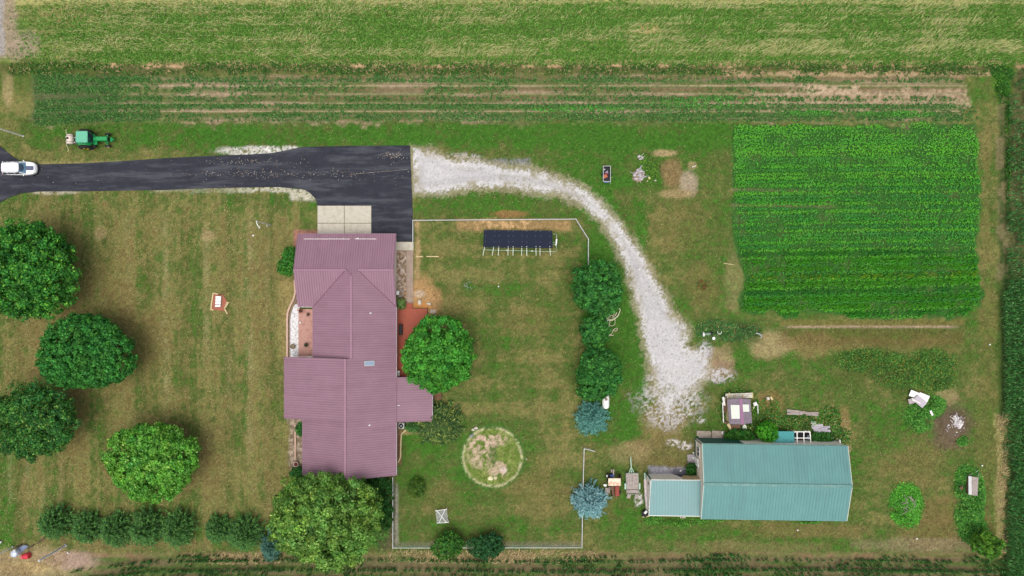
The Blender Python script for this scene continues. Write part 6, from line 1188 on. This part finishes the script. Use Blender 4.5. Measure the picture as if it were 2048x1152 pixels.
H = tb(); H.tube([(1.2, .2, 1.6), (1.2, .2, 2.1)], .04, 8); H.build("exhaust", M['black'], T_)
for s_ in (-1, 1):
    H = tb(); pr = [(.42, -.2), (.72, -.21), (.83, -.12), (.86, 0), (.83, .12), (.72, .21), (.42, .2)]; H.lathe((-.55, s_ * 1.13, .86), pr, 32, 'Y')
    for k in range(24):
        a = k * math.pi / 12; H.box((-.55 + math.cos(a) * .86, s_ * 1.13 + (.09 if k % 2 else -.09), .86 + math.sin(a) * .86), (.06, .2, .07), 0, 0, -a)
    wo = H.build("rear_wheel", M['rubber'], T_); H = tb(); H.lathe((-.55, s_ * 1.13, .86), [(0, s_ * .12), (.12, s_ * .13), (.2, s_ * .05), (.40, s_ * .16), (.47, s_ * .2)], 24, 'Y'); H.build("rim", M['yellow'], wo); H = tb(); H.lathe((-.55, s_ * 1.13, .86), [(.09, s_ * .1), (.09, s_ * .24), (0, s_ * .25)], 10, 'Y'); H.build("hub", M['black'], wo)
    H = tb()
    for k in range(7):
        a0 = math.pi * (.12 + k * .11); a1 = a0 + math.pi * .11; H.beam((-.55 + math.cos(a0) * .97, s_ * .76, .86 + math.sin(a0) * .97), (-.55 + math.cos(a1) * .97, s_ * .76, .86 + math.sin(a1) * .97), .34, .04)
    H.build("fender", M['trac_green'], T_)
    H = tb(); H.lathe((2.35, s_ * .86, .42), [(.2, -.12), (.38, -.12), (.42, 0), (.38, .12), (.2, .12)], 24, 'Y'); wo = H.build("front_wheel", M['rubber'], T_); H = tb(); H.lathe((2.35, s_ * .86, .42), [(0, s_ * .08), (.18, s_ * .1), (.22, s_ * .13)], 16, 'Y'); H.build("rim", mat("pale_rim%d" % s_, S(216, 206, 170), .6), wo)
H = tb(); H.beam((2.35, -.8, .55), (2.35, .8, .55), .16, .16); H.box((2.25, -.45, .7), (.2, .16, .3)); H.build("front_axle", M['trac_green'], T_); H = tb(); H.beam((-.55, -.9, .86), (-.55, .9, .86), .3, .3); H.box((.4, 0, .7), (1.6, .5, .5)); H.build("transmission", M['black'], T_)
H = tb(); H.box((.55, -.95, .7), (.5, .35, .3), bev=.05); H.build("step", M['black'], T_)
SP = thing("sprayer", "cream tank sprayer with folded booms mounted behind the green tractor", "sprayer", (-62.4, 21.03, 0)); H = tb(); rings = []
for yy, r_ in ((-.68, .3), (-.6, .44), (-.5, .48), (.5, .48), (.6, .44), (.68, .3)): rings.append([Vector((math.cos(a) * r_, yy, 1.15 + math.sin(a) * r_ * .9)) for a in np.linspace(0, 6.283, 25)[:-1]])
H.loft(rings); H.build("tank", M['cream_tank'], SP); H = tb()
for yy in (-.42, .42): H.tube([Vector((math.cos(a) * .50, yy, 1.15 + math.sin(a) * .46)) for a in np.linspace(0, 6.283, 25)], .022, 6)
H.build("strap", M['black'], SP); H = tb(); H.lathe((-.1, .05, 1.57), [(.16, 0), (.16, .06), (0, .08)], 14); H.build("lid", M['black'], SP); H = tb(); H.beam((-.6, -.7, .9), (-.6, .8, .9), .08, .1); H.beam((.55, -.6, .7), (.55, .6, .7), .08, .1); H.beam((-.6, -.5, .7), (1.2, -.3, .7), .08, .08); H.beam((-.6, .5, .7), (1.2, .3, .7), .08, .08)
for x, y in ((-.6, -.6), (-.6, .6), (.55, -.5), (.55, .5)): H.beam((x, y, 0), (x, y, .9), .06, .06)
H.build("frame", M['grey_metal'], SP)
for P in ([(-.55, .7, 1.1), (-.55, 1.2, 1.2), (-.45, 1.35, 1.3)], [(-.65, -.75, 1.0), (-.52, -1.1, .9), (-.45, -1.45, .8), (-.55, -1.75, .8)]): H = tb(); H.tube([Vector(q) for q in P], .04, 6); H.build("boom", mat("cream_boom%d" % len(P), S(200, 190, 150), .6), SP)
H = tb()
for x, y in ((-.62, -.3), (-.62, .3), (.55, -.45), (.6, .22)): H.lathe((x, y, .98), [(.07, 0), (.07, .1), (0, .12)], 8)
H.build("nozzle", M['white_plastic'], SP)

# stones left around the pool circle
for i, (x, y, r_, l) in enumerate(((946, 859, .22, "pale grey stone at the upper left rim of the round patch, topmost"), (952, 856, .26, "white-grey stone next to the topmost one on the round patch"), (943, 871, .3, "darker grey stone at the upper left rim of the round patch"), (1053, 918, .12, "small white stone right of the round patch"))): tag(MB().blob(U(x, y, .1), (r_, r_ * .8, .18), 20 + i).build("stone", M['stone'] if i != 2 else bpy.data.materials["grey_stone"]), l, "stone")

GROUPS = {"bush": "bushes around the house, yard and barn", "concrete_slab": "concrete slabs at the barn", "timber": "loose timbers on the ground", "litter": "small white bits of litter", "flower_pot": "pots around the house", "garden_edging": "edgings of the beds", "bed_edging": "edgings of the beds", "boulder": "pale boulders", "stone": "stones at the round patch", "chain_link_fence": "fences round the back yard", "pole": "pale poles along the left edge", "ash_heap": "burnt heaps", "rubble_heap": "rubble heaps", "barrel": "red barrels in the bottom left corner", "marker_post": "white posts at the barn wall", "sawhorse_rail": "timber ends below the lower garage", "drain_pipe": "pipes beside the lower garage", "stick": "sticks on the ground"}
for o in scene.objects:
    if o.parent is None and "group" not in o.keys() and "label" in o.keys():
        g = GROUPS.get(o.name.split(".")[0])
        if g: o["group"] = g
